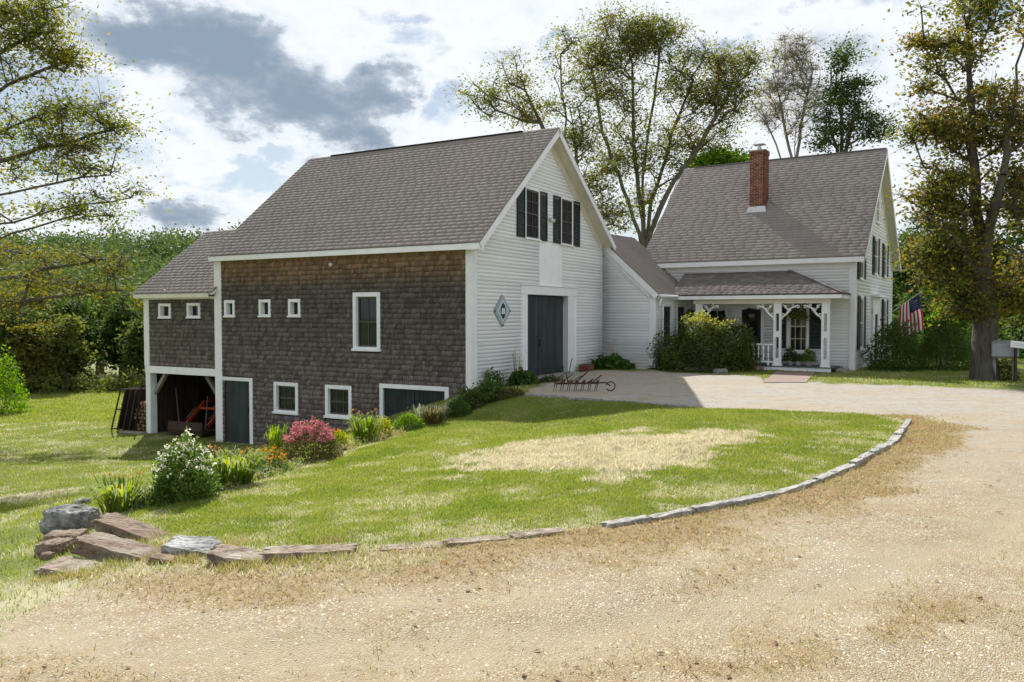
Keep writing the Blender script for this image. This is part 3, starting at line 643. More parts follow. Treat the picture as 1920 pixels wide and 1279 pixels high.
def window(fr, parent, u0, u1, v0, v1, tr=.11, cols=2, rows=2, sash=True, sill=.05, head=None, deep=.09, proud=.035, label=None, curtain=False, sm='sashpaint'):
    """u,v: outside of the white trim"""
    head = head or tr; a, b, c, d = u0 + tr, u1 - tr, v0 + tr, v1 - head
    f = fr.part('window', MAT['white'], parent, (u0, a, v0 + tr * .6, v1, -.02, proud), (b, u1, v0 + tr * .6, v1, -.02, proud), (a, b, d, v1, -.02, proud - .003), (u0 - .03, u1 + .03, v0, v0 + tr * .6, -.02, proud + sill),
                (a, b, v0 + tr * .6, c, -deep, proud - .006), bevel=.006)
    if label: f['label'] = label
    fr.part('jamb', MAT['white'], f, (a - .012, a + .012, c, d, -deep, -.021), (b - .012, b + .012, c, d, -deep, -.021), (a + .012, b - .012, d - .012, d + .012, -deep, -.021))
    n = -deep + .012
    if sash:
        bars = [(a + .012, a + .05, c, d - .012, n, n + .03), (b - .05, b - .012, c, d - .012, n, n + .03), (a + .05, b - .05, c, c + .05, n, n + .03), (a + .05, b - .05, d - .06, d - .012, n, n + .03)]
        if rows > 1: m = (c + d) / 2; bars.append((a + .05, b - .05, m - .022, m + .022, n, n + .034))
        fr.part('sash', MAT[sm], f, *bars)
    w = (b - a) / cols; h = (d - c) / rows
    if cols * rows > 1:
        mt = [(a + i * w - .011, a + i * w + .011, c + .05, d - .05, n + .006, n + .022) for i in range(1, cols)] + [(a + .05, b - .05, c + j * h - .011, c + j * h + .011, n + .004, n + .024) for j in range(1, rows) if abs(c + j * h - (c + d) / 2) > .03]
        if mt: fr.part('muntin', MAT[sm], f, *mt)
    for i in range(cols):
        for j in range(rows): fr.part('pane', MAT['glass_warm' if curtain and j >= rows / 2 else 'glass'], f, (a + i * w, a + (i + 1) * w, c + j * h, c + (j + 1) * h, n - .004, n + .002))
    return f
MAT['sashpaint'] = material('dark_sash_paint', (.10, .10, .095), (.07, .07, .068), scale=4, rough=.6)
def shutter(fr, parent, u0, u1, v0, v1, n=.02):
    mb = MB(); fr.box(mb, u0, u1, v0, v1, n, n + .02, .5); s = fr.part('shutter', MAT['green'], parent, (u0, u0 + .05, v0, v1, n, n + .045), (u1 - .05, u1, v0, v1, n, n + .045), (u0 + .05, u1 - .05, v0, v0 + .08, n, n + .042), (u0 + .05, u1 - .05, v1 - .07, v1, n, n + .042), (u0 + .05, u1 - .05, (v0 + v1) / 2 - .04, (v0 + v1) / 2 + .04, n, n + .042))
    q = MB(); v = v0 + .09
    while v < v1 - .1:
        q.hexa([fr.p(u0 + .05, v, n + .012), fr.p(u1 - .05, v, n + .012), fr.p(u1 - .05, v, n + .036), fr.p(u0 + .05, v, n + .036), fr.p(u0 + .05, v + .05, n), fr.p(u1 - .05, v + .05, n), fr.p(u1 - .05, v + .05, n + .012), fr.p(u0 + .05, v + .05, n + .012)]); v += .055
    q.build('louvres', MAT['green'], s)
    return s
def roof_slope(parent, x0, x1, ye, ze, yr, zr, th, wfun, single=0, tw=.32, ex=.145, mat='roof', shingle=True, name='roof', th_s=.006):
    """slope rising from the eave (ye,ze) to the ridge (yr,zr), top surface; runs from x0 to x1"""
    d = Vector((0, yr - ye, zr - ze)); L_ = d.length; d.normalize(); nrm = Vector((0, -d.z, d.y)) if d.y > 0 else Vector((0, d.z, -d.y))
    fr = Fr((0, ye, ze), (1, 0, 0), d, nrm)
    mb = MB(); fr.box(mb, x0, x1, 0, L_ - .001, -.035, 0, .5); r = mb.build(name, MAT[mat], parent)
    if shingle:
        pcs = courses(x0 - .015, x1 + .015, -.03, L_, ex, tw, jit=.3, gap=.003)
        lapped('roof_shingles', fr, pcs, th_s, MAT[mat], r, wfun, single, 'roof_shingle', skew=.003)
    return fr, L_, r

# ------------------------------------------------------------------ BARN
barn = thing('barn', 'large white and brown-shingled barn with steep roof and dark sliding door', 'barn', C0, PHB)
BS = Fr((0, 0, 0), (1, 0, 0), (0, 0, 1), (0, -1, 0))     # shingled long wall
BG = Fr((0, 0, 0), (0, 1, 0), (0, 0, 1), (1, 0, 0))      # clapboarded gable
XL, XS, W = -11.15, -15.38, 10.13
win_h = [(-8.30, -7.13, -1.33, -.2), (-5.88, -4.71, -1.33, -.2)]           # basement windows, outside of trim
small = [(-10.79, -10.24, 2.08, 2.72), (-9.0, -8.42, 2.09, 2.73), (-7.56, -6.99, 2.09, 2.73)]
small_s = [(-14.51, -13.79, 2.03, 2.62), (-12.85, -12.11, 2.04, 2.63)]
tall = (-4.63, -3.48, .98, 2.92)
bdoor = (-10.86, -9.36, -2.6, -.12); wide = (-3.52, -.80, -1.6, -.06)
inn = lambda h, t: (h[0] + t, h[1] - t, h[2] + t, h[3] - t)
holes = [inn(h, .1) for h in win_h + small + [tall]] + [(-10.84, -9.5, -2.6, -.24), (-3.38, -.95, -1.6, -.22)]
backing('wall', BS, barn, XL, 0, -2.75, 4.3, holes, .2, MAT['wood_dark'])
cov = win_h + small + [tall, bdoor, wide]
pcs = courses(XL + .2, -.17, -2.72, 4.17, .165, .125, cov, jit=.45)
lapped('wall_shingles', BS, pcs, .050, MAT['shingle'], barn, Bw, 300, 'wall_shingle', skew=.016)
# gable wall body, back and left walls
gable = [(0, -.35), (W, -.35), (W, 5.25), (5.07, 8.66), (0, 4.5)]
zroof = lambda y: 4.5 + (8.66 - 4.5) * y / 5.07 if y < 5.07 else 8.66 - (8.66 - 5.25) * (y - 5.07) / (W - 5.07)
backing('gable_wall', BG, barn, 0.2, W, -.35, 4.49, [(3.57, 6.80, 0, 2.88)], .2, MAT['clap'])
mb = MB(); mb.prism([(.2, 4.49), (W, 4.49), (W, 5.25), (5.07, 8.66), (.2, 4.62)], (0, 0, 0), (0, 1, 0), (0, 0, 1), (-1, 0, 0), .2); mb.build('gable_wall', MAT['clap'], barn)
mb = MB(); mb.prism([(.2, -2.7), (W, -2.7), (W, 5.25), (5.07, 8.66), (.2, 4.62)], (XL + .2, 0, 0), (0, 1, 0), (0, 0, 1), (-1, 0, 0), .2); mb.box(XL + .2, -.2, W - .2, W, -2.7, 5.2); mb.build('rear_wall', MAT['wood_dark'], barn)
wins = [(3.35, 4.42, 4.76, 6.55), (6.10, 7.17, 4.76, 6.55)]
dtrim = (3.13, 7.6, -.1, 3.2); panel = (4.47, 6.32, 3.2, 4.74)
def glim(z):
    lo = .30; hi = W - .02
    if z > 4.35: lo = max(lo, (z - 4.42) / (8.66 - 4.5) * 5.07 + .02)
    if z > 5.15: hi = min(hi, W - (z - 5.15) / (8.66 - 5.25) * (W - 5.07) - .02)
    return lo, hi
clapboards(BG, barn, .3, W, -.12, 8.6, [dtrim, panel] + wins, glim)
BG.part('wall_panel', MAT['white'], barn, (4.5, 6.30, 3.2, 4.72, -.004, .012)); BG.part('batten', MAT['white'], barn, (4.44, 4.5, 3.205, 4.75, 0, .028))
# corner boards
BS.part('corner_board', MAT['white'], barn, (-.17, .028, -.22, 4.16, -.1, .062), bevel=.006); BG.part('corner_board', MAT['white'], barn, (-.058, .30, -.22, 4.28, -.1, .030), bevel=.006)
BS.part('corner_board', MAT['white'], barn, (XL - .16, XL + .21, -2.5, 4.16, -.06, .062), bevel=.006)
# stone foundation at the corner
mb = MB()
for i in range(26):
    u = random.uniform(-.8, 2.6); s = random.uniform(.1, .2); z = random.uniform(-.75, -.3)
    if u < 0: mb.box(u, u + s * 1.4, -.06, .1, z, z + s)
    else: mb.box(-.1, .05, u, u + s * 1.5, z, z + s)
mb.build('foundation_stones', MAT['granite'], barn, bevel=.03)
# roof
frL, LL, rf = roof_slope(barn, XL - .165, .49, -.304, 4.37, 5.07, 8.83, .12, Bw, 300, ex=.2, th_s=.013)
frR, LR, rf2 = roof_slope(barn, XL - .165, .49, 10.44, 5.03, 5.07, 8.83, .12, Bw, 0, shingle=False)
def under(fr, L_, x0, x1, parent, d0=.0, name='roof_deck', mat='cream'):
    mb = MB(); fr.box(mb, x0 + .012, x1 - .012, d0, L_ - .12, -.14, -.036, .5); return mb.build(name, MAT[mat], parent)
under(frL, LL, XL - .165, .49, rf); under(frR, LR, XL - .165, .49, rf2)
for fr, L_ in ((frL, LL), (frR, LR)):
    fr.part('rake_board', MAT['white'], barn, (.465, .497, -.01, L_ - .02, -.25, -.037), bevel=.004)
    fr.part('rake_frieze', MAT['cream'], barn, (.0, .04, .30, L_ - .2, -.46, -.141))
    fr.part('rake_board', MAT['white'], barn, (XL - .17, XL - .14, -.01, L_ - .02, -.2, -.037))
BS.part('fascia', MAT['white'], barn, (XL - .16, .46, 4.15, 4.325, .283, .312), bevel=.004)
BS.part('soffit', MAT['cream'], barn, (XL - .15, .45, 4.16, 4.185, 0, .283))
BG.part('return_board', MAT['white'], barn, (-.30, .0, 4.13, 4.34, -.02, .46))
MB().box(-10.1, -.98, 4.98, 5.16, 8.80, 8.85).build('ridge_vent', MAT['rubber'], rf)
# windows and doors of the long wall
for i, h in enumerate(win_h): window(BS, barn, *h, tr=.13, cols=3, rows=2, proud=.062)
for h in small + small_s: window(BS, barn, *h, tr=.105, cols=1, rows=1, sash=False, deep=.14, sill=.03, proud=.062)
window(BS, barn, *tall, tr=.14, cols=2, rows=2, proud=.062)
BS.part('door_frame', MAT['white'], barn, (-9.52, -9.36, -2.55, -.12, -.1, .064), (-10.93, -9.52, -.25, -.12, -.1, .060), bevel=.005)
dd = BS.part('door', MAT['door'], barn, *[(-10.92 + i * .28, -10.92 + (i + 1) * .28 - .006, -2.56, -.252, -.05, -.02) for i in range(5)])
BS.part('handle', MAT['iron'], dd, (-9.66, -9.62, -1.42, -1.22, -.02, .03), (-9.80, -9.62, -1.28, -1.25, -.02, .0))
BS.part('door_frame', MAT['white'], barn, (-3.52, -3.38, -1.7, -.06, -.1, .064), (-.95, -.80, -1.0, -.06, -.1, .064), (-3.38, -.95, -.2, -.06, -.1, .061), bevel=.005)
for a, b in ((-3.38, -2.18), (-2.16, -.95)):
    n = 7; dd = BS.part('door', MAT['green'], barn, (a, b, -1.7, -.202, -.09, -.06)); w = (b - a) / n
    for i in range(n): BS.part('board', MAT['door_g'] if 'door_g' in MAT else MAT['green'], dd, (a + i * w, a + (i + 1) * w - .008, -1.7, -.203, -.06, -.035))
mb = MB(); mb.lathe([(.0, 0), (.05, .0), (.07, .05), (.075, .1), (.03, .14)], (-5.53, -.10, 3.80), 12); mb.build('flood_light', MAT['pot'], barn, True)
for z0 in (-2.2, -.75): BS.part('hinge', MAT['iron'], barn, (-10.9, -10.5, z0, z0 + .05, -.02, -.008))
for x0, x1 in ((-3.36, -2.95), (-1.4, -.98)):
    for z0 in (-.55, -1.2): BS.part('hinge', MAT['iron'], barn, (x0, x1, z0, z0 + .05, -.035, -.022))
# gable windows with shutters
for i, h in enumerate(wins):
    window(BG, barn, *h, tr=.075, cols=2, rows=4, sash=True, deep=0., proud=.06)
for a, b in ((2.80, 3.35), (4.44, 5.0), (5.53, 6.10), (7.20, 7.78)): shutter(BG, barn, a, b, 4.80, 6.52)
mb = MB(); mb.tube([BG.p(5.27, 5.63, 0), BG.p(5.27, 5.63, .12)], .05, 8); mb.lathe([(.02, 0), (.06, .04), (.07, .12)], BG.p(5.2, 5.5, .12), 10); mb.lathe([(.02, 0), (.06, .04), (.07, .12)], BG.p(5.36, 5.5, .12), 10); mb.build('flood_light', MAT['pot'], barn, True)
# big door
BG.part('door_frame', MAT['white'], barn, (3.2, 3.57, -.12, 2.89, -.05, .032), (6.80, 7.40, -.12, 2.89, -.05, .032), (3.13, 7.6, 2.89, 3.2, -.05, .04), (3.08, 7.65, 3.2, 3.23, -.05, .075), bevel=.006)
BG.part('door_jamb', MAT['white'], barn, (3.52, 3.57, 0, 2.88, -.3, -.052), (6.80, 6.85, 0, 2.88, -.3, -.052), (3.57, 6.80, 2.88, 2.93, -.3, -.052))
for a, b in ((3.575, 4.74), (4.76, 6.795)):
    dl = BG.part('door', MAT['door'], barn, (a, b, .02, 2.875, -.24, -.21)); n = max(2, round((b - a) / .29)); w = (b - a) / n
    for i in range(n): BG.part('board', MAT['door'], dl, (a + i * w + .003, a + (i + 1) * w - .003, .03, 2.87, -.21, -.188))
    BG.part('rail', MAT['door'], dl, (a + .01, b - .01, .05, .25, -.188, -.165), (a + .01, b - .01, 2.62, 2.86, -.188, -.165))
BG.part('handle', MAT['iron'], barn, (4.86, 4.90, 1.05, 1.30, -.188, -.14)); BG.part('hasp', MAT['iron'], barn, (4.62, 4.86, 1.38, 1.44, -.188, -.17))
BG.part('door_sill', MAT['wood_grey'], barn, (3.3, 7.1, -.12, .015, -.3, .12))
ramp = MB(); ramp.hexa([(.12, 3.3, -.1), (1.5, 3.1, -.1), (1.5, 7.3, -.1), (.12, 7.1, -.1), (.12, 3.3, .01), (1.5, 3.1, -.02), (1.5, 7.3, -.02), (.12, 7.1, .01)]); ramp.build('ramp', MAT['granite'], barn)
# open shed bay
sbay = (XS + .3, XL - .16, -2.6, -.12)
backing('shed_wall', BS, barn, XS, XL - .001, -.12, 3.0, [inn(h, .1) for h in small_s], .15, MAT['wood_dark'])
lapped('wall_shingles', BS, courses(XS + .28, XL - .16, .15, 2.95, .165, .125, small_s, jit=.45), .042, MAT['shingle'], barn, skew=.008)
BS.part('shed_beam', MAT['white'], barn, (XS + .0, XL - .161, -.13, .15, -.15, .058), bevel=.006)
BS.part('corner_board', MAT['white'], barn, (XS - .03, XS + .28, .15, 2.84, -.04, .060), bevel=.006)
BS.part('shed_post', MAT['white'], barn, (XS - .01, XS + .27, -2.62, -.131, -.28, .025), bevel=.008)
BS.part('shed_post', MAT['white'], barn, (XL - .2, XL + .2, -2.62, -2.49, -.2, .02))
mb = MB(); mb.box(XS, XS + .12, .3, 6.5, -2.7, 2.95); mb.box(XS, XL, 6.3, 6.5, -2.7, 3.0); mb.build('shed_side_wall', MAT['wood_dark'], barn)
for i in range(15): BS.part('wall_board', MAT['wood_dark'], barn, (XS + .15 + i * .27, XS + .15 + i * .27 + random.uniform(.2, .26), -2.6, 2.8, -6.3, -6.27 + random.uniform(0, .02)))
for i in range(20): mb = MB(); mb.box(XS + .12, XS + .15, .4 + i * .29, .4 + i * .29 + .26, -2.6, 2.8); mb.build('wall_board', MAT['wood_dark'], barn)
for i in range(18): mb = MB(); mb.box(XL - .05, XL - .02, .3 + i * .33, .3 + i * .33 + .3, -2.6, 2.8); mb.build('wall_board', MAT['wood_dark'], barn)
MB().box(XS + .1, XL, .15, 6.4, -.02, .06).build('shed_ceiling', MAT['wood_dark'], barn)
mb = MB(); mb.beam((XS + .28, .2, -.95), (XS + .95, .2, -.16), .14, .14); mb.beam((XL - .22, .2, -.95), (XL - .9, .2, -.16), .14, .14); mb.build('brace', MAT['wood_grey'], barn)
fs, Ls, rs = roof_slope(barn, XS - .3, XL - .001, -.32, 3.03, 3.27, 5.78, .1, Bw, 0, ex=.2, th_s=.013)
fs2, Ls2, rs2 = roof_slope(barn, XS - .3, XL - .001, 6.86, 3.03, 3.27, 5.78, .1, Bw, 0, shingle=False)
under(fs, Ls, XS - .3, XL - .01, rs, mat='white'); under(fs2, Ls2, XS - .3, XL - .01, rs2, mat='white')
mb = MB(); mb.prism([(.1, 2.9), (6.4, 2.9), (3.27, 5.55)], (XS, 0, 0), (0, 1, 0), (0, 0, 1), (1, 0, 0), .15); mb.build('shed_gable', MAT['wood_dark'], barn)
BS.part('fascia', MAT['cream'], barn, (XS - .29, XL - .17, 2.83, 2.985, .30, .325)); BS.part('soffit', MAT['cream'], barn, (XS - .29, XL - .17, 2.85, 2.87, 0, .30))
BS.part('frieze', MAT['white'], barn, (XS + .28, XL - .16, 2.78, 2.85, 0, .058))
fs.part('rake_board', MAT['white'], barn, (XS - .31, XS - .285, -.01, Ls - .02, -.2, -.037))

# ------------------------------------------------------------------ CONNECTING WING
wing = thing('connecting_wing', 'low white clapboard wing linking the barn to the farmhouse', 'building', E0, PHE)
EG = Fr((0, 0, 0), (1, 0, 0), (0, 0, 1), (0, -1, 0)); ES = Fr((0, 0, 0), (0, 1, 0), (0, 0, 1), (1, 0, 0))
sl = .906
mb = MB(); mb.prism([(-5.6, -.2), (0, -.2), (0, 2.98), (-2.8, 2.98 + sl * 2.8), (-5.6, 2.98)], (0, .01, 0), (1, 0, 0), (0, 0, 1), (0, 1, 0), .18); mb.build('end_wall', MAT['clap'], wing)
ewin = [(.66, 1.62, .78, 2.62), (2.02, 3.0, .78, 2.62)]
backing('side_wall', ES, wing, .2, 5.2, -.2, 2.98, [inn(h, .1) for h in ewin], .18, MAT['clap'])
clapboards(EG, wing, -2.6, -.22, -.05, 5.4, (), lambda z: (-2.75, -.24) if z < 2.9 else (-2.75, min(-.24, -(z - 2.86) / sl)))
clapboards(ES, wing, .2, 5.0, -.05, 2.9, ewin, joined=True)
EG.part('corner_board', MAT['white'], wing, (-.24, .022, -.15, 3.0, -.1, .03), bevel=.005); ES.part('corner_board', MAT['white'], wing, (-.028, .2, -.15, 2.95, -.1, .026), bevel=.005)
EG.part('corner_board', MAT['white'], wing, (-2.52, -2.42, -.1, 5.3, 0, .05))
for h in ewin: window(ES, wing, *h, tr=.1, cols=2, rows=2)
# roof (its slope falls to +x): reuse the slope builder in a turned frame
def cross_roof(parent, y0, y1, xe, ze, xr, zr, name, shingle=True):
    d = Vector((xr - xe, 0, zr - ze)); L_ = d.length; d.normalize(); n = Vector((-d.z, 0, d.x)) if xr > xe else Vector((d.z, 0, -d.x))
    fr = Fr((xe, 0, ze), (0, 1, 0), d, n); mb = MB(); fr.box(mb, y0, y1, 0, L_ - .001, -.035, 0, .5); r = mb.build(name, MAT['roof'], parent)
    if shingle: lapped('roof_shingles', fr, courses(y0 - .015, y1 + .015, -.03, L_, .145, .32, jit=.3, gap=.003), .006, MAT['roof'], r, skew=.006)
    mb = MB(); fr.box(mb, y0 + .01, y1 - .01, 0, L_ - .1, -.12, -.036, .5); mb.build('roof_deck', MAT['white'], r)
    return fr, L_, r
fw, Lw, rw = cross_roof(wing, -.10, 3.6, .22, 3.02, -2.8, 5.68, 'roof')
cross_roof(wing, -.10, 3.6, -5.8, 3.02, -2.8, 5.68, 'roof', False)
fw.part('rake_board', MAT['white'], wing, (-.135, -.101, -.01, Lw - .02, -.27, -.037), bevel=.004)
fw.part('rake_frieze', MAT['white'], wing, (-.08, -.02, .25, Lw - .1, -.42, -.13))
ES.part('fascia', MAT['white'], wing, (-.1, 3.55, 2.84, 2.99, .195, .222)); ES.part('soffit', MAT['white'], wing, (-.08, 3.55, 2.85, 2.87, 0, .195))
mb = MB(); mb.tube([(.26, .05, 2.93), (.27, .02, 2.8), (.15, .06, 2.55), (.07, .1, 2.4), (.07, .1, .05)], .045, 8); mb.build('downspout', MAT['white'], wing, True)
mb = MB(); mb.tube([(.29, -.1, 2.93), (.29, 3.5, 2.93)], .06, 8); mb.build('gutter', MAT['white'], wing, True)

# ------------------------------------------------------------------ FARMHOUSE
house = thing('farmhouse', 'white clapboard farmhouse with steep grey roof and ornate porch', 'house', H0, PHH)
HF = Fr((0, 0, 0), (1, 0, 0), (0, 0, 1), (0, -1, 0)); HS = Fr((0, 0, 0), (0, 1, 0), (0, 0, 1), (1, 0, 0))
HL, HWD = -8.6, 10.69
fwin = (-2.56, -1.69, .62, 2.80); door_f = (-4.5, -3.5, .2, 2.5); win_f2 = (-6.3, -5.0, 1.1, 2.5)
fh = [inn(fwin, .1), (-4.4, -3.6, .2, 2.4), inn(win_f2, .1)]
backing('front_wall', HF, house, HL, 0, -.2, 4.45, fh, .2, MAT['clap'])
clapboards(HF, house, HL, -.20, 0, 4.3, [fwin, door_f, win_f2])
swin = [(.95, 1.85, .75, 2.95), (7.55, 8.55, .75, 2.92), (.75, 1.75, 3.55, 5.05), (4.55, 5.5, 3.9, 5.6), (7.5, 8.4, 3.9, 5.5), (4.9, 5.75, 6.2, 7.5)]
sdoor = (4.1, 6.1, 0, 3.0)
mb = MB(); mb.prism([(.2, -.2), (HWD, -.2), (HWD, 4.45), (5.344, 9.28), (.2, 4.65)], (-.0, 0, 0), (0, 1, 0), (0, 0, 1), (-1, 0, 0), .2); mb.prism([(.2, -.2), (HWD, -.2), (HWD, 4.45), (5.344, 9.28), (.2, 4.65)], (HL + .2, 0, 0), (0, 1, 0), (0, 0, 1), (-1, 0, 0), .2); mb.box(HL, -.2, HWD - .2, HWD - .001, -.2, 4.4); mb.build('side_wall', MAT['clap'], house)
hl = lambda z: (.2, HWD - .1) if z < 4.4 else ((z - 4.36) / .905 + .02, HWD - (z - 4.36) / .905 - .02)
sh_boxes = []
for w in swin[:5]: sh_boxes += [(w[0] - .42, w[1] + .42, w[2], w[3])]
clapboards(HS, house, .2, HWD, 0, 9.2, sh_boxes + [swin[5], sdoor], hl, ex=.14, joined=True)
for w in swin:
    window(HS, house, *w, tr=.09, cols=2, rows=2, deep=0., proud=.06, sm='cream')
    if w is not swin[5]: shutter(HS, house, w[0] - .42, w[0] - .01, w[2] + .03, w[3] - .02, .03); shutter(HS, house, w[1] + .01, w[1] + .42, w[2] + .03, w[3] - .02, .03)
HS.part('side_door', MAT['wood_dark'], house, (4.6, 5.5, .1, 2.2, 0, .05)); HS.part('door_frame', MAT['white'], house, (4.1, 4.6, .05, 2.45, 0, .1), (5.5, 6.0, .05, 2.45, 0, .1), (4.1, 6.0, 2.2, 3.0, 0, .09), (3.95, 6.15, 2.95, 3.05, 0, .35))
HF.part('corner_board', MAT['white'], house, (-.21, .024, -.1, 4.3, -.1, .03), bevel=.005); HS.part('corner_board', MAT['white'], house, (-.028, .2, -.1, 4.3, -.1, .026), bevel=.005)
HS.part('corner_board', MAT['white'], house, (HWD - .2, HWD, -.1, 4.3, -.1, .03))
f1, L1, r1 = roof_slope(house, HL - .3, .394, -.304, 4.465, 5.344, 9.488, .1, Hw, 0, ex=.19, tw=.45, th_s=.005)
f2, L2, r2 = roof_slope(house, HL - .3, .394, 10.992, 4.465, 5.344, 9.488, .1, Hw, 0, shingle=False)
under(f1, L1, HL - .3, .394, r1); under(f2, L2, HL - .3, .394, r2)
for fr, L_ in ((f1, L1), (f2, L2)):
    fr.part('rake_board', MAT['white'], house, (.37, .40, -.01, L_ - .02, -.24, -.037), bevel=.004); fr.part('rake_frieze', MAT['cream'], house, (.0, .04, .3, L_ - .2, -.44, -.141))
    fr.part('rake_board', MAT['white'], house, (HL - .305, HL - .28, -.01, L_ - .02, -.22, -.037))
HF.part('fascia', MAT['white'], house, (HL - .29, .365, 4.22, 4.42, .283, .312), bevel=.004); HF.part('soffit', MAT['cream'], house, (HL - .28, .36, 4.24, 4.262, 0, .283)); HF.part('frieze', MAT['white'], house, (HL, -.21, 4.02, 4.24, 0, .03))
mb = MB(); mb.tube([(HL + .2, 5.344, 9.50), (.35, 5.344, 9.50)], .05, 6); mb.build('ridge_cap', MAT['roof_dark'], r1)
# chimney of single bricks
chim = empty('chimney', (0, 0, 0), 0, house); cx0, cx1, cy0, cy1 = -4.78, -4.12, 2.30, 2.94
MB().box(cx0 + .012, cx1 - .012, cy0 + .012, cy1 - .012, 6.0, 9.42).build('mortar_core', MAT['mortar'], chim)
bk = MB(); z = 6.3; row = 0
def brick_row(z, e, row):
    L4 = [((cx0 - e, cy0 - e), (1, 0), cx1 - cx0 + 2 * e), ((cx1 + e, cy0 - e), (0, 1), cy1 - cy0 + 2 * e), ((cx1 + e, cy1 + e), (-1, 0), cx1 - cx0 + 2 * e), ((cx0 - e, cy1 + e), (0, -1), cy1 - cy0 + 2 * e)]
    for (ox, oy), (dx, dy), ln in L4:
        t = -.11 if row % 2 else 0
        while t < ln - .01:
            a, b = max(0, t), min(ln, t + .212); nx_, ny_ = -dy, dx
            if b - a > .03:
                q = [(ox + dx * a, oy + dy * a), (ox + dx * (b - .012), oy + dy * (b - .012))]; q += [(q[1][0] + nx_ * .09, q[1][1] + ny_ * .09), (q[0][0] + nx_ * .09, q[0][1] + ny_ * .09)]
                bk.hexa([(u, v, z) for u, v in q] + [(u, v, z + .060) for u, v in q])
            t += .224
while z < 9.38:
    brick_row(z, .03 if z > 9.2 else 0, row); z += .072; row += 1
tag(bk.build('bricks', MAT['brick'], chim), kind='stuff')
MB().box(cx0 - .03, cx1 + .03, cy0 - .03, cy1 + .03, z, z + .05).build('cap_slab', MAT['mortar'], chim)
mb = MB(); mb.lathe([(.10, 0), (.10, .16), (.05, .18), (.05, .26)], ((cx0 + cx1) / 2, (cy0 + cy1) / 2, z + .05), 10); mb.box((cx0 + cx1) / 2 - .24, (cx0 + cx1) / 2 + .24, cy0 + .1, cy1 - .1, z + .31, z + .335); mb.build('chimney_cap', MAT['steel'], chim)
zr_ = lambda y: 4.465 + (y + .304) * .8893
mb = MB(); mb.hexa([(cx0 - .12, cy0 - .1, zr_(cy0 - .1) + .01), (cx1 + .10, cy0 - .1, zr_(cy0 - .1) + .01), (cx1 + .03, cy0, zr_(cy0) + .01), (cx0 - .03, cy0, zr_(cy0) + .01), (cx0 - .10, cy0 - .08, zr_(cy0 - .1) + .05), (cx1 + .08, cy0 - .08, zr_(cy0 - .1) + .05), (cx1 + .03, cy0 - .01, zr_(cy0) + .18), (cx0 - .03, cy0 - .01, zr_(cy0) + .18)])
mb.box(cx0 - .03, cx0 - .005, cy0, cy1, zr_(cy0) - .2, zr_(cy0) + .2); mb.build('flashing', MAT['steel'], chim)
# porch
fp = Fr((0, -1.8, 3.0), (1, 0, 0), Vector((0, 1.8, .97)).normalized(), Vector((0, -.97, 1.8)).normalized()); Lp = math.hypot(1.8, .97)
pr = MB(); pr.prism([(-6.9, 0), (-.14, 0), (-2.49, Lp), (-6.9, Lp)], fp.O, fp.U, fp.V, fp.N, -.05); pr.prism([(-6.9, 0), (-.14, 0), (-2.49, Lp), (-6.9, Lp)], fp.O - fp.N * .05, fp.U, fp.V, fp.N, -.001)
hn = Vector((.97, 0, 2.35)).normalized(); pr.add([(-.14, -1.8, 3.0), (-.14, 0, 3.0), (-2.49, 0, 3.97), (-.14, -1.8, 2.95), (-.14, 0, 2.95), (-2.49, 0, 3.92)], [(0, 1, 2), (3, 5, 4), (0, 3, 4, 1), (0, 2, 5, 3)])
pr = pr.build('porch_roof', MAT['roof_dark'], house)
lapped('roof_shingles', fp, courses(-6.9, -.14, -.02, Lp, .145, .32, jit=.3, gap=.003, lim=lambda v: (-6.9, -.16 - 2.35 * v / Lp)), .006, MAT['roof_dark'], pr)
mb = MB(); mb.beam((-.13, -1.81, 3.02), (-2.49, .0, 3.99), .09, .03); mb.build('hip_cap', MAT['roof_dark'], pr)
HF.part('porch_fascia', MAT['white'], house, (-6.9, -.18, 2.80, 2.945, 1.74, 1.78), bevel=.004); HS.part('porch_fascia', MAT['white'], house, (-1.74, 0, 2.80, 2.945, -.22, -.18))
HF.part('porch_beam', MAT['cream'], house, (-6.0, -.62, 2.62, 2.80, 1.34, 1.48)); MB().box(-6.9, -.2, -1.74, -.02, 2.79, 2.805).build('porch_ceiling', MAT['cream'], house)
for i in range(12): MB().box(-6.3, -.48, -1.5 + i * .125, -1.5 + i * .125 + .119, .14, .18).build('deck_board', MAT['deck'], house)
HF.part('porch_skirt', MAT['white'], house, (-6.3, -.58, -.05, .139, 1.42, 1.46)); MB().box(-.48, -.1, -1.0, -.3, -.05, .1).build('step', MAT['granite'], house)
def porch_post(x):
    p = empty('porch_post', (x, -1.42, .18), 0, house)
    for s in (-1, 1): MB().box(s * .105 - .045, s * .105 + .045, -.06, .06, 0, 2.44).build('shaft', MAT['white'], p, bevel=.008)
    [MB().box(-.06, .06, -.05, .05, a_, b_).build('block', MAT['white'], p) for a_, b_ in ((.06, .3), (1.12, 1.36), (2.05, 2.44))]; MB().box(-.18, .18, -.09, .09, 0, .06).build('plinth', MAT['white'], p)
    return p
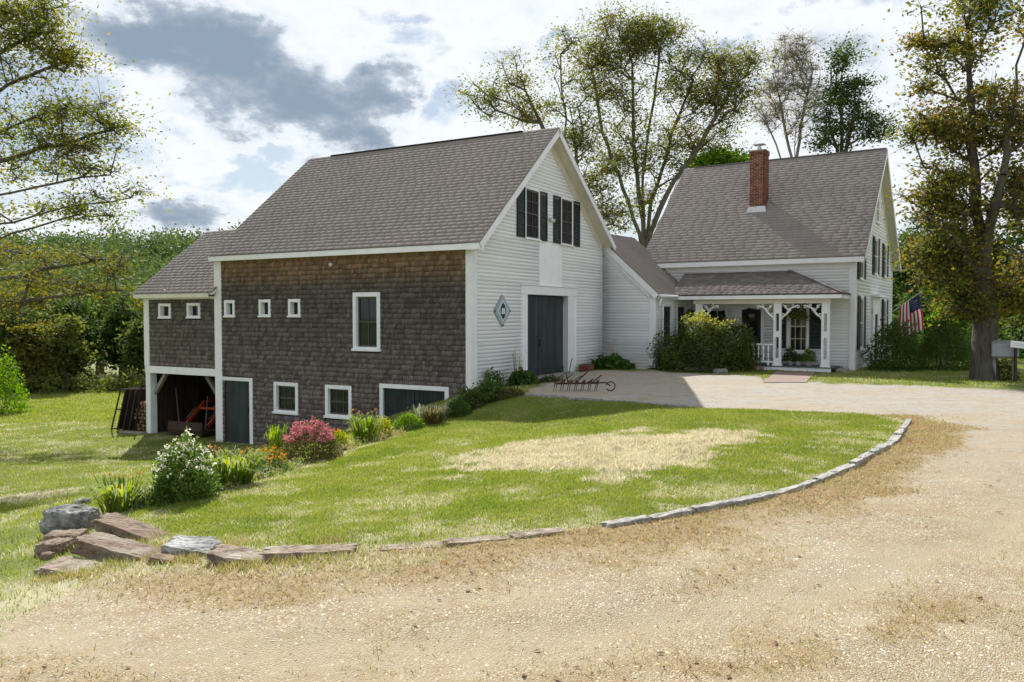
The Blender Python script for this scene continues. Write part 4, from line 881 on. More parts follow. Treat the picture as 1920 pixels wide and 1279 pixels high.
def bracket(p, s, x0=.15):
    """pierced scroll bracket in the corner of post and beam"""
    m2 = MB(); pts = [(0, -.62), (.05, -.50), (.16, -.42), (.26, -.30), (.36, -.16), (.50, -.10), (.62, -.06)]
    m2.tube([(s * (x0 + a), 0, 2.42 + b) for a, b in pts], [.03, .035, .045, .045, .04, .04, .05], 6)
    for cx, cz, r in ((.05, -.43, .055), (.30, -.22, .05), (.42, -.05, .04), (.62, -.10, .05), (.14, -.10, .05)):
        m2.tube([(s * (x0 + cx) + r * math.cos(t), 0, 2.42 + cz + r * math.sin(t)) for t in np.linspace(0, 6.0, 9)], .022, 5)
    m2.tube([(s * (x0 + .05), 0, 2.40), (s * (x0 + .16), 0, 2.30), (s * (x0 + .24), 0, 2.16)], .03, 5)
    m2.build('bracket', MAT['white'], p, True)
p1 = porch_post(-2.58); bracket(p1, 1); bracket(p1, -1); p2 = porch_post(-.79); bracket(p2, -1); p3 = porch_post(-5.75); bracket(p3, 1)
rl = MB(); rl.box(-5.6, -2.74, -1.46, -1.38, .98, 1.04); rl.box(-5.6, -2.74, -1.45, -1.39, .30, .36); rl = rl.build('railing', MAT['white'], house)
for i in range(15):
    m2 = MB(); m2.lathe([(.025, 0), (.035, .06), (.02, .1), (.045, .24), (.02, .38), (.04, .46), (.025, .62)], (-2.93 - i * .19, -1.42, .36), 8); m2.build('baluster', MAT['white'], rl, True)
m2 = MB(); m2.lathe([(.04, 0), (.05, .05), (.04, .12)], (-2.93, -1.42, .18), 8); m2.build('rail_foot', MAT['white'], rl)
window(HF, house, *fwin, tr=.09, cols=3, rows=4, sill=.04, sm='cream', curtain=True)
shutter(HF, house, -2.93, -2.58, .82, 2.78); shutter(HF, house, -1.67, -1.20, .82, 2.78)
window(HF, house, *win_f2, tr=.09, cols=3, rows=2, sm='cream')
fd_ = HF.part('front_door', MAT['green'], house, (-4.4, -3.6, .2, 2.4, -.1, -.05)); HF.part('door_frame', MAT['white'], house, (-4.5, -4.4, .2, 2.5, -.1, .03), (-3.6, -3.5, .2, 2.5, -.1, .03), (-4.4, -3.6, 2.4, 2.5, -.1, .028)); HF.part('pane', MAT['glass'], fd_, (-4.25, -3.75, 1.3, 2.2, -.05, -.045))
HF.part('curtain', MAT['curtain'], house, (-2.46, -1.80, 1.7, 2.7, -.20, -.18)); HF.part('downspout', MAT['white'], house, (-.16, -.06, -.12, 2.8, .03, .1))
# the brick walk to the porch
wk = MB(); q = [onz(1455, 697, 0), onz(1528, 699, 0), onz(1512, 717, 0), onz(1432, 717, 0)]; wk.add([(v.x, v.y, hz(v.x, v.y) + .02) for v in q] + [(v.x, v.y, -.1) for v in q], [(0, 1, 2, 3), (0, 4, 5, 1), (1, 5, 6, 2), (2, 6, 7, 3), (3, 7, 4, 0)])
MAT['walk'] = material('worn_brick_walk', (.27, .20, .165), (.17, .125, .105), scale=16, rough=.9, bump=.4, world=True)
tag(wk.build('walkway', MAT['walk']), 'worn brick path from drive to porch step', 'path', kind='structure')

# ------------------------------------------------------------------ rocks
def rock_mesh(name, dim, seed, mat, parent=None, slab=.0, n=7, amp=.16, chip=.5):
    """a block of stone: rounded box, broken by noise; slab 0 boulder .. 1 flat sided"""
    bm = bmesh.new(); bmesh.ops.create_cube(bm, size=2.0); bmesh.ops.subdivide_edges(bm, edges=bm.edges[:], cuts=n, use_grid_fill=True)
    for v in bm.verts:
        c = v.co.copy(); s = c.normalized() * 1.15; q = c.lerp(s, 1 - slab) if slab < 1 else c
        k = Vector((seed * 3.1, seed * 1.7, seed * .9)); w = Vector((q.x * dim[0], q.y * dim[1], q.z * dim[2])) * 2.2 / max(dim)
        big = mnoise.noise(w * .9 + k); cel = mnoise.cell(w * 2.6 + k); fine = mnoise.noise(w * 5 + k)
        rough_ = mnoise.noise(w * 11 + k); edge = 1 + amp * big + amp * .6 * (cel - .5) * chip + amp * .45 * fine + amp * .3 * rough_; fine += .5 * rough_
        v.co = Vector((q.x * dim[0] * (1 + amp * mnoise.noise(Vector((q.y * 2, q.z * 2, 0)) + k) + amp * .5 * fine), q.y * dim[1] * (1 + amp * mnoise.noise(Vector((q.x * 2.5, q.z, 3)) + k) + amp * .4 * fine), q.z * dim[2] * edge)) * .5
    me = bpy.data.meshes.new(name); bm.to_mesh(me); bm.free(); me.materials.append(mat)
    o = bpy.data.objects.new(name, me); COL.objects.link(o); o.parent = parent
    return o
def rock(name, label, px, py, w, h, depth, mat, seed, rz=0., ry=0., rx=0., slab=.75, sink=.25, amp=.16):
    """px,py: middle of the front foot in the picture; w,h in picture units at that distance"""
    g = gp(px, py); k = g.length / FPX; W_, H_ = w * k, h * k
    o = rock_mesh(name, (W_, depth, H_ * (1 + sink)), seed, MAT[mat], slab=slab, amp=amp, n=15)
    o.location = (g.x, g.y + depth * .45, g.z + H_ * .5 * (1 - sink * .6) - .035); o.rotation_euler = (R_(rx), R_(ry), R_(rz)); tag(o, label, 'stone'); return o
rock('boulder', 'rounded grey lichened boulder at the far end of the slab steps', 120, 1002, 84, 42, .40, 'slab_grey', 1, 8, 4, 0, .35)
rock('stone_slab', 'long reddish stone slab highest of the steps below the lilies', 248, 1010, 172, 19, .28, 'slab', 2, -24, 9, 4, .9, .2)
rock('stone_slab', 'thick reddish slab forming the middle step with a sharp front edge', 222, 1050, 172, 24, .30, 'slab', 3, -17, 8, 3, .92, .15)
rock('stone_slab', 'flat dusty tan slab lowest of the steps at the grass edge', 126, 1076, 108, 12, .34, 'slab_tan', 4, -18, 3, 6, .9, .2)
rock('stone_slab', 'pale lichen-speckled grey stone between the red slab and brown slabs', 350, 1043, 90, 24, .30, 'slab_grey', 5, -6, 6, 10, .65, .2)
rock('stone_slab', 'low brown slab tip sticking out under the lichened stone', 318, 1056, 75, 11, .22, 'slab', 6, -12, 6, 0, .9, .3)
rock('stone_slab', 'grey-brown tilted slab with ragged lower edge beside the longest tan one', 450, 1056, 118, 17, .26, 'slab_tan', 7, -8, 8, 6, .88, .15)
rock('stone_slab', 'long tan slab at the lawn end of the stone row', 578, 1044, 165, 17, .22, 'slab_tan', 8, 4, -1, 3, .94, .1)
rock('stone', 'small flat brown stone wedged under the boulder', 112, 1017, 56, 16, .3, 'slab', 9, 10, 0, 0, .8)
rock('stone', 'dark angular stone below the flat wedged one', 92, 1040, 52, 22, .28, 'slab', 10, -14, -6, 0, .7)
rock('stone', 'tiny brown stone at the foot of the dark angular stone', 84, 1048, 20, 13, .12, 'slab', 11, 0, 0, 0, .4)
rock('stone', 'small grey stone peeping out above the boulder by the lilies', 150, 950, 22, 14, .2, 'slab_grey', 12, 0, 0, 0, .4)
rock('stone', 'loose rust-red chip of stone on the grass before the tan slab', 395, 1062, 26, 8, .12, 'slab', 13, 20, 0, 0, .7)
# tufts of dry and green grass round the foot of the stones
rx = []; ry_ = []
for cx, cy, w_, h_ in ((120, 1006, 60, 8), (240, 1018, 95, 14), (220, 1055, 110, 12), (130, 1082, 70, 10), (350, 1050, 60, 10), (450, 1062, 75, 8), (580, 1050, 95, 7), (300, 1030, 60, 14), (620, 1016, 50, 6), (420, 1022, 60, 8)):
    p = gp(cx, cy); q = gp(cx, cy - 5); dx_, dy_ = w_ * p.y / FPX * .5, max(.04, (q.y - p.y) / 5 * h_ * .5)
    for _ in range(420): rx.append(p.x + random.gauss(0, dx_)); ry_.append(p.y + random.gauss(0, dy_))
rx = np.array(rx); ry_ = np.array(ry_); gsel = RNG.random(len(rx)) < .28
blades('stone_foot_grass', rx[gsel], ry_[gsel], RNG.uniform(.04, .10, gsel.sum()), np.full(gsel.sum(), .010), MAT['blade'], 1., 'green tufts growing between the stone slabs'); blades('dry_stone_foot_grass', rx[~gsel], ry_[~gsel], RNG.uniform(.03, .09, (~gsel).sum()), np.full((~gsel).sum(), .010), MAT['blade_brown'], 1.3, 'dry tufts growing between the stone slabs')
# granite kerb: stones set end to end round the lawn
kerb = thing('granite_kerb', 'curved row of low grey granite stones edging the lawn', 'kerb')
kp = [gp(x, y) for x, y in KERB]; fine = []
for a, b in zip(kp, kp[1:]):
    for t in np.linspace(0, 1, 30)[:-1]: fine.append(a.lerp(b, t))
d_ = 0; nxt = .0; i0 = 0; k = 0
cum = [0]
for a, b in zip(fine, fine[1:]): cum.append(cum[-1] + (b - a).length)
pos = 0.; tot = cum[-1]
def at_len(s):
    i = min(len(cum) - 2, int(np.searchsorted(cum, s)) - 1 if s > 0 else 0); t = (s - cum[i]) / max(1e-6, cum[i + 1] - cum[i]); return fine[i].lerp(fine[i + 1], t)
while pos < tot - .3:
    ln = random.uniform(.42, .85); a, b = at_len(pos), at_len(min(tot, pos + ln)); late = at_len(pos).x < 1.3
    if late and random.random() < .25: pos += ln * .7; continue
    m_ = (a + b) / 2; hgt = random.uniform(.03, .07) if not late else random.uniform(.015, .045)
    o = rock_mesh('kerb_stone', ((b - a).length * .97, random.uniform(.09, .14) if not late else random.uniform(.12, .2), hgt + .1), 20 + k, MAT['granite'] if not late else MAT['slab_tan'], kerb, slab=.90, n=7, amp=.17)
    o.location = (m_.x, m_.y, hz(m_.x, m_.y) + hgt / 2 - .05); o.rotation_euler = (random.uniform(-.06, .06), random.uniform(-.03, .03), math.atan2(b.y - a.y, b.x - a.x)); pos += ln; k += 1
edge = thing('granite_edging', 'flush pale granite edging between drive and upper lawn', 'edging'); ep = [gp(x, y) for x, y in ((985, 742), (1060, 746), (1130, 752), (1200, 756), (1250, 761), (1288, 763))]
for i, (a, b) in enumerate(zip(ep, ep[1:])):
    m_ = (a + b) / 2; o = rock_mesh('edging_stone', ((b - a).length * .96, .12, .16), 60 + i, MAT['granite'], edge, slab=.95, n=4, amp=.06); o.location = (m_.x, m_.y, hz(m_.x, m_.y) - .03); o.rotation_euler = (0, 0, math.atan2(b.y - a.y, b.x - a.x))
for i, (px, py, w, lb) in enumerate(((1305, 697, 40, 'low fieldstone under the left skirts of the porch bush'), (1352, 700, 26, 'pale fieldstone in front of the porch bush'), (1420, 695, 24, 'brown fieldstone between porch bush and brick walk'), (1566, 695, 30, 'flat stone at the porch corner beside the downspout'))):
    rock('fieldstone', lb, px, py, w, 9, .3, 'slab_grey' if i % 2 else 'slab_tan', 80 + i, random.uniform(-30, 30), 0, 0, .6)

# ------------------------------------------------------------------ small things
# painted diamond sign on the gable
sg = thing('barn_sign', 'grey diamond plaque with dark green oval emblem on the gable wall', 'sign', Bw(.05, 1.8, 2.31), PHB)
dia = lambda r: [(0, -r), (r, 0), (0, r), (-r, 0)]
def plate(name, poly, x, t, mat): mb = MB(); mb.prism(poly, (x, 0, 0), (0, 1, 0), (0, 0, 1), (1, 0, 0), t); return mb.build(name, MAT[mat], sg)
plate('board', dia(.53), 0, .02, 'signgrey'); plate('border', dia(.36), .02, .008, 'pale'); plate('inner_board', dia(.31), .028, .005, 'signgrey')
plate('oval', [(.15 * math.cos(t), .25 * math.sin(t)) for t in np.linspace(0, 2 * math.pi, 25)[:-1]], .033, .006, 'signgreen')
for nm, c in (('corner_mark', (-.49, 0)), ('corner_mark', (.46, 0)), ('corner_mark', (0, -.47))): plate(nm, [(c[0] + .055 * math.cos(t), c[1] + .045 * math.sin(t)) for t in (0, 1.57, 3.14, 4.71)], .02, .004, 'signgreen')
mb = MB(); mb.prism([(-.10, .06), (-.05, .10), (0, .06), (.05, .10), (.10, .06), (.11, -.10), (-.11, -.10)], (.039, 0, 0), (0, 1, 0), (0, 0, 1), (1, 0, 0), .003)
mb.build('emblem', MAT['pale'], sg)
mb = MB(); [mb.box(.0425, .0445, -.085, .085, z, z + .012) for z in (.02, -.02, -.06)]; mb.build('lettering', MAT['signgrey'], sg)

# old spike harrow on the gravel
hp = gp(1088, 733); hw = thing('rusty_harrow', 'rusty spring-tooth harrow with iron wheel lying on the gravel', 'harrow', hp, R_(-4))
mb = MB(); mb.beam((-.62, 0, .20), (.50, .05, .22), .05, .05); mb.build('beam', MAT['iron'], hw)
mb = MB(); mb.beam((-.70, .25, .18), (.42, .30, .20), .04, .04); mb.build('beam', MAT['iron'], hw)
for i in range(7):
    for j in range(2):
        x = -.72 + i * .19 + j * .06; y = j * .25; m2 = MB(); m2.tube([(x, y, .22), (x + .05, y - .04, .30), (x + .01, y - .10, .18), (x - .03, y - .09, .0)], [.014, .014, .013, .008], 6); m2.build('tine', MAT['iron'], hw)
mb = MB(); mb.tube([(.84 + .125 * math.cos(t), .02 + .03 * math.cos(t), .135 + .125 * math.sin(t)) for t in np.linspace(-2.6, 2.9, 22)], .018, 6); mb.build('wheel_rim', MAT['iron'], hw)
mb = MB(); mb.tube([(.5, .05, .22), (.70, .03, .24), (.84, .02, .14)], .022, 6); mb.build('drawbar', MAT['iron'], hw)
mb = MB(); mb.tube([(-.15, .1, .2), (.22, .35, .52)], .018, 6); mb.build('lever', MAT['iron'], hw)
mb = MB(); mb.tube([(.30, .1, .2), (.60, .3, .42)], .018, 6); mb.build('lever', MAT['iron'], hw)
for q in ((-.6, .2, -.2, .45), (.1, -.05, .38, .34), (-.3, .3, .05, .40)):
    mb = MB(); mb.tube([(q[0], q[1], .18), (q[2], q[1] + .08, q[3])], .014, 6); mb.build('brace', MAT['iron'], hw)
mb = MB(); mb.tube([(-.45, .1, .2), (-.52, .12, .42), (-.40, .14, .50), (-.34, .12, .22)], .018, 6); mb.build('seat_bracket', MAT['iron'], hw)
b_ = MB(); b_.box(-.11, .11, -.06, .06, 0, .11); o = b_.build('brick', MAT['terracotta'], bevel=.008); o.location = Bw(.35, 3.48, .01); o.rotation_euler = (0, 0, PHB + .3); tag(o, 'single orange-red brick at the foot of the big barn door', 'brick')
mb = MB(); mb.beam((0, 0, 0), (.12, .1, .55), .035, .02); o = mb.build('stick', MAT['wood_grey']); o.location = Bw(.3, 6.3, 0.0); tag(o, 'short pale stick leaning by the big barn door jamb', 'stick')

# loader tractor in the open bay
tr = thing('tractor', 'faded orange tractor with front loader parked in the open shed bay', 'tractor', Bw(-13.5, 2.25, -2.57), PHB + R_(6))
bu = MB(); bu.prism([(0, 0), (.65, .02), (.72, .12), (.62, .16), (.2, .16), (.06, .5), (0, .52), (-.06, .2)], (-.95, -2.05, .05), (0, 1, 0), (0, 0, 1), (1, 0, 0), 1.75); bu.build('bucket', MAT['iron'], tr, bevel=.01)
for sx in (-.62, .55):
    mb = MB(); mb.beam((sx, -1.5, .35), (sx, -.45, 1.18), .09, .13); mb.beam((sx, -.48, 1.16), (sx, .9, 1.30), .09, .13); mb.build('loader_arm', MAT['orange'], tr)
    mb = MB(); mb.tube([(sx, -1.42, .62), (sx, -.95, 1.0)], .022, 8); mb.build('ram', MAT['steel'], tr)
    mb = MB(); mb.lathe([(.0, -.1), (.3, -.1), (.34, -.06), (.34, .06), (.3, .1), (0, .1)], (0, 0, 0), 20); w_ = mb.build('front_wheel', MAT['rubber'], tr, True); w_.location = (sx * 1.0, -.1, .34); w_.rotation_euler = (0, R_(90), 0)
    mb = MB(); mb.lathe([(.0, -.16), (.55, -.16), (.6, -.1), (.6, .1), (.55, .16), (0, .16)], (0, 0, 0), 24); w_ = mb.build('rear_wheel', MAT['rubber'], tr, True); w_.location = (sx * 1.05, 1.5, .6); w_.rotation_euler = (0, R_(90), 0)
mb = MB(); mb.beam((-.62, -.75, .96), (.55, -.75, .96), .09, .09); mb.build('cross_tube', MAT['orange'], tr)
mb = MB(); mb.prism([(-.35, .5), (.85, .5), (.85, 1.25), (.0, 1.2), (-.35, 1.0)], (-.3, 0, 0), (0, 1, 0), (0, 0, 1), (1, 0, 0), .55); mb.build('bonnet', MAT['orange'], tr, bevel=.04)
mb = MB(); mb.box(-.3, .25, .85, 1.6, .5, .95); mb.build('seat_deck', MAT['iron'], tr); mb = MB(); mb.box(-.25, .2, 1.3, 1.7, .95, 1.05); mb.box(-.25, .2, 1.65, 1.75, 1.05, 1.45); mb.build('seat', MAT['rubber'], tr, bevel=.03)
for i, (x, y, dx, L_, lb) in enumerate(((-14.55, .9, -.55, 1.75, 'long pale-handled tool leaning by the shed post'), (-13.55, 1.3, -.12, 1.45, 'thin upright tool handle behind the loader bucket'), (-14.0, 3.2, .25, 2.0, 'dark pole leaning against the back of the shed bay'), (-14.9, 1.8, .12, 2.0, 'dark plank propped inside the shed bay side'))):
    mb = MB(); mb.tube([(0, 0, 0), (dx, .25, L_)], .022, 6); mb.box(-.1, .1, -.02, .02, 0, .14); o = mb.build('garden_tool' if i < 2 else 'pole', MAT['wood_grey'] if i < 2 else MAT['wood_dark']); o.location = Bw(x, y, -2.58); o.rotation_euler = (0, 0, PHB); tag(o, lb, 'tool')
# firewood and old window sashes against the shed corner
k = 0
for col_ in range(6):
    for r_ in range(8):
        if col_ == 0 and r_ > 5: continue
        if col_ > 3 and r_ > 6: continue
        ln = random.uniform(.36, .46); rr = random.uniform(.06, .095); n_ = random.choice((3, 4, 5, 7))
        mb = MB(); mb.tube([(0, -ln / 2, 0), (0, ln / 2, 0)], [rr, rr * .95], n_); o = mb.build('firewood_log', MAT['log']); k += 1
        o.location = Bw(-16.55 + col_ * .19 + random.uniform(-.02, .02), .55 + random.uniform(-.05, .05), -2.52 + r_ * .155 + random.uniform(-.01, .01)); o.rotation_euler = (random.uniform(-.05, .05), random.uniform(0, 3), PHB + random.uniform(-.06, .06))
        tag(o, 'split log in the dark firewood stack at the shed corner', 'log', 'firewood logs stacked at the shed corner')
sl_ = ['nearest old window sash leaning outermost on the firewood, sky showing through', 'dark boarded panel leaning behind the outermost sash', 'old sash third in the row leaning on the firewood', 'narrow old frame leaning close to the firewood stack', 'short old rack standing on top behind the leaning sashes']
for i, lb in enumerate(sl_):
    f = thing('old_sash', lb, 'sash', Bw(-17.75 + i * .30, .05 + .06 * i, -2.6), PHB + R_(4), 'old sashes leaning on the firewood')
    h_ = 1.75 if i < 4 else 2.15; w_ = .85; lean = .34 - .03 * i; tp = lambda y, z: (z * lean, y, z * .97)
    mb = MB()
    for a, b in (((0, 0), (0, h_)), ((w_, 0), (w_, h_)), ((0, .03), (w_, .03)), ((0, h_), (w_, h_)), ((0, h_ * .5), (w_, h_ * .5))): mb.beam(tp(*a), tp(*b), .045, .05, (1, 0, 0))
    mb.build('frame', MAT['wood_dark'], f)
    if i in (1, 2, 3): mb = MB(); mb.add([tp(.03, .05), tp(w_ - .03, .05), tp(w_ - .03, h_ - .03), tp(.03, h_ - .03)], [(0, 1, 2, 3)]); pn = mb.build('panel', MAT['wood_dark'], f); sm = pn.modifiers.new('solid', 'SOLIDIFY'); sm.thickness = .012
mb = MB(); mb.beam((0, 0, 0), (.1, .05, 1.9), .07, .05); o = mb.build('plank', MAT['wood_dark']); o.location = Bw(-15.75, .3, -2.6); o.rotation_euler = (0, 0, PHB); tag(o, 'dark plank standing upright beside the firewood and shed post', 'plank')
mb = MB(); mb.hexa([(-.6, -.14, 0), (.6, -.14, 0), (.6, .14, 0), (-.6, .14, 0), (-.6, -.12, .05), (.6, -.13, .06), (.6, .13, .06), (-.6, .12, .05)]); o = mb.build('plank', MAT['wood_grey']); o.location = Bw(-15.9, -.25, -2.57); o.rotation_euler = (0, 0, PHB + .1); tag(o, 'grey plank lying on the ground at the shed post foot', 'plank')

# flag on the corner of the farmhouse
fl = thing('flag', 'red white and blue striped flag hanging from an angled pole on the farmhouse', 'flag', Hw(.05, 6.7, 1.95), PHH)
tip = Vector((1.6, 0, 1.22)); mb = MB(); mb.tube([(0, 0, 0), tip], [.016, .013], 8); mb.lathe([(0, 0), (.03, .02), (.03, .05), (0, .07)], tip, 8); mb.build('pole', MAT['pale'], fl)
mb = MB(); mb.tube([(-.04, 0, -.03), (.1, 0, .09)], .028, 8); mb.build('pole_socket', MAT['iron'], fl)
FA, FB = tip * .97, tip * .50; NS, NL = 13, 26
def flag_pt(s, t):   # s along the hoist from the tip, t down the fly
    h = FA.lerp(FB, s); drop = t * 1.62; fold = .055 * math.sin(s * 13 + t * 3.) * min(1, t * 4) + .03 * math.sin(s * 5 + t * 7)
    pull = (.50 - s) * .62 * min(1, t * 1.6)
    return Vector((h.x + .10 * t - (FA.x - FB.x) * pull * -.55, h.y + fold, h.z - drop * (1 - .12 * s)))
def cloth(name, s0, s1, t0, t1, mat, parent, off=0.):
    n, m = 4, max(2, int((t1 - t0) * NL)); V = [flag_pt(s0 + (s1 - s0) * i / n, t0 + (t1 - t0) * j / m) + Vector((0, off, 0)) for j in range(m + 1) for i in range(n + 1)]
    mb = MB(); mb.add(V, [(j * (n + 1) + i, j * (n + 1) + i + 1, (j + 1) * (n + 1) + i + 1, (j + 1) * (n + 1) + i) for j in range(m) for i in range(n)]); o = mb.build(name, MAT[mat], parent, True); q = o.modifiers.new('solid', 'SOLIDIFY'); q.thickness = .003; return o
for i in range(13): cloth('stripe', i / 13, (i + 1) / 13, .40 if i < 7 else 0, 1, 'red' if i % 2 == 0 else 'flagwhite', fl)
cloth('canton', 0, 7 / 13, 0, .40, 'navy', fl)
mb = MB()
for r_ in range(9):
    for c_ in range(6 if r_ % 2 == 0 else 5):
        p = flag_pt((r_ + .8) / 10.4 * 7 / 13, (c_ + (.6 if r_ % 2 == 0 else 1.1)) / 6.3 * .40); s = .014
        for off in (-.004, .004): mb.add([p + Vector((s * math.cos(a), off, s * math.sin(a))) * 1 if kk % 2 == 0 else p + Vector((s * .45 * math.cos(a), off, s * .45 * math.sin(a))) for kk, a in enumerate(np.linspace(1.57, 1.57 + 6.283, 11)[:-1])], [tuple(range(10))])
tag(mb.build('stars', MAT['flagwhite'], fl), kind='stuff')

# roadside box and rail beside the big tree
g = gp(1882, 714); bx = thing('post_box', 'grey metal box with sloped lid on a post by the big trunk', 'mailbox', g, R_(-20))
MB().box(-.34, -.24, -.05, .05, -.1, .80).build('post', MAT['post'], bx)
mb = MB(); mb.prism([(-.2, .80), (.22, .80), (.22, 1.28), (.05, 1.34), (-.2, 1.22)], (-.40, 0, 0), (0, 1, 0), (0, 0, 1), (1, 0, 0), .78); mb.build('box', MAT['tin'], bx, bevel=.02)
MB().box(-.38, .36, -.17, .19, .76, .80).build('shelf', MAT['wood_grey'], bx); MB().box(.24, .32, -.04, .04, -.1, .78).build('post', MAT['post'], bx)
g = gp(1903, 716); rs_ = thing('rail_sign', 'white board on a dark post beyond the grey box', 'sign', g, R_(12)); MB().box(-.04, .04, -.03, .03, -.1, 1.18).build('post', MAT['iron'], rs_); mb = MB(); mb.beam((-.25, -.06, 1.24), (1.2, -.06, 1.10), .05, .22); mb.build('board', MAT['white'], rs_, bevel=.01)
mb = MB(); [mb.beam((-.15, -.088, 1.26 - .05 * k), (.9, -.088, 1.155 - .05 * k), .004, .012) for k in (0, 1)]; mb.build('lettering', MAT['signgrey'], rs_)

# ------------------------------------------------------------------ plants
def leaf_quads(P, size, asp=.55, up=None, flat=0.):
    """kite-shaped leaves at points P; flat 1 = lying, 0 = any way"""
    n = len(P); a = RNG.standard_normal((n, 3)); a[:, 2] *= (1 - flat)
    if up is not None: a = a * .6 + up
    a /= np.linalg.norm(a, axis=1)[:, None] + 1e-9; c = RNG.standard_normal((n, 3)); c[:, 2] += 2.5 * flat; b = np.cross(a, c); b /= np.linalg.norm(b, axis=1)[:, None] + 1e-9
    s = np.asarray(size).reshape(-1, 1); nn = np.cross(a, b)
    return np.stack([P - a * s * .5, P + b * s * asp * .5 + nn * s * .07, P + a * s * .5, P - b * s * asp * .5 + nn * s * .07], 1)
def leaf_mesh(name, P, size, mat, parent, asp=.55, up=None, flat=0., stuff=False):
    V = leaf_quads(P, size, asp, up, flat); o = mesh_np(name, V, np.arange(len(P) * 4).reshape(-1, 4), MAT[mat], parent, rnd=RNG.random(len(P)))
    return o
def dome(n, w, d, h, seed, shell=.45, rough=.28, base=.0):
    """points of a bush: uneven dome standing on z=base"""
    u = RNG.standard_normal((n, 3)); u /= np.linalg.norm(u, axis=1)[:, None]; u[:, 2] = np.abs(u[:, 2]) * 1.0 - .12
    k = 1 + rough * np.array([mnoise.noise(Vector(q) * 2.3 + Vector((seed, 0, 0))) + .6 * mnoise.noise(Vector(q) * 5.5 + Vector((0, seed, 0))) for q in u])
    r = (shell + (1 - shell) * RNG.random(n) ** .5) * k
    return np.c_[u[:, 0] * r * w / 2, u[:, 1] * r * d / 2, np.maximum(base + .02, base + (u[:, 2] * r) * (h - base))]
def stems(name, n, w, h, mat, parent, r=.008, base=.05):
    mb = MB()
    for i in range(n):
        a = random.uniform(0, 6.28); q = random.random() ** .5; x, y = math.cos(a) * q * w * .42, math.sin(a) * q * w * .42
        mb.tube([(x * .2, y * .2, -base), (x * .6, y * .6, h * .45), (x, y, h * random.uniform(.75, .95))], [r, r * .8, r * .5], 5, cap=False)
    return tag(mb.build(name, MAT[mat], parent), kind='stuff')
def bush(name, label, cat, px, py, w, h, n, leaf, mat, flowers=None, dpt=None, seed=1, top=None, shell=.45, stem='stem', asp=.55, loc=None, up=None, rough=.28, group=None, dz=0.):
    """w,h in picture units at the foot (px,py), leaf in metres"""
    g = loc or gp(px, py); k = g.length / FPX; W_, H_ = w * k, h * k; D_ = dpt or W_ * .9
    t = thing(name, label, cat, (g.x, g.y + (0 if loc else D_ * .35), g.z + dz), 0., group); P = dome(n, W_, D_, H_, seed, shell, rough)
    if top:
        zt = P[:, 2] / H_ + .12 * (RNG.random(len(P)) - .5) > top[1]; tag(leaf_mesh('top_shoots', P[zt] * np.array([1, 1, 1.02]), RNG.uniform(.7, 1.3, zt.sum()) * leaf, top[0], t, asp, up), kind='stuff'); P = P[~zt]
    leaf_mesh('foliage', P, RNG.uniform(.65, 1.35, len(P)) * leaf, mat, t, asp, up); stems('stems', 14, W_, H_ * .9, stem, t, .012 if H_ > 1 else .006)
    if flowers:
        fm, fn, fs, z0 = flowers; Q = dome(fn * 3, W_ * 1.03, D_ * 1.03, H_ * 1.05, seed, .85, rough); Q = Q[Q[:, 2] > z0 * H_][:fn]
        R3 = np.repeat(Q, 7, 0) + RNG.standard_normal((len(Q) * 7, 3)) * fs * .35; tag(leaf_mesh('flowers', R3, RNG.uniform(.7, 1.3, len(R3)) * fs * .6, fm, t, .8), kind='stuff')
    return t
def lily(name, label, px, py, w, h, n, mat, flowers=None, seed=1, loc=None, wid=.014):
    """clump of arching strap leaves"""
    g = loc or gp(px, py); k = g.length / FPX; W_, H_ = w * k, h * k; t = thing(name, label, 'plant', (g.x, g.y + .12, g.z - .02)); V = []; F = []; rn = []
    for i in range(n):
        a = random.uniform(0, 6.28); r0 = random.random() ** .5 * W_ * .2; out = W_ * random.uniform(.12, .42); hh = H_ * random.uniform(.55, 1.08); d = Vector((math.cos(a), math.sin(a), 0)); s = Vector((-d.y, d.x, 0)); b = d * r0 + Vector((random.uniform(-1, 1), random.uniform(-1, 1), 0)) * W_ * .08; k0 = len(V)
        for q, (fo, fz, fw) in enumerate(((0, 0, 1), (.25, .55, .95), (.6, .92, .75), (1, random.uniform(.6, 1.), .08))):
            c = b + d * out * fo + Vector((0, 0, hh * fz)); ww = wid * fw * random.uniform(.8, 1.2); V += [c - s * ww, c + s * ww]
        F += [(k0 + 2 * q, k0 + 2 * q + 1, k0 + 2 * q + 3, k0 + 2 * q + 2) for q in range(3)]; rn += [random.random()] * 3
    mesh_np('leaves', [tuple(v) for v in V], F, MAT[mat], t, rnd=rn)
    if flowers:
        fm, fn, fs = flowers; mb = MB(); Q = []
        for i in range(fn):
            x, y = random.uniform(-.4, .4) * W_, random.uniform(-.3, .3) * W_; z = H_ * random.uniform(.95, 1.2); mb.tube([(x * .3, y * .3, 0), (x, y, z)], .004, 4, cap=False); Q += [(x, y, z)] * 6
        tag(mb.build('stalks', MAT['stem'], t), kind='stuff'); Q = np.array(Q) + RNG.standard_normal((len(Q), 3)) * fs * .3; tag(leaf_mesh('flowers', Q, RNG.uniform(.7, 1.3, len(Q)) * fs, fm, t, .5, np.array([0, 0, .8])), kind='stuff')
    return t
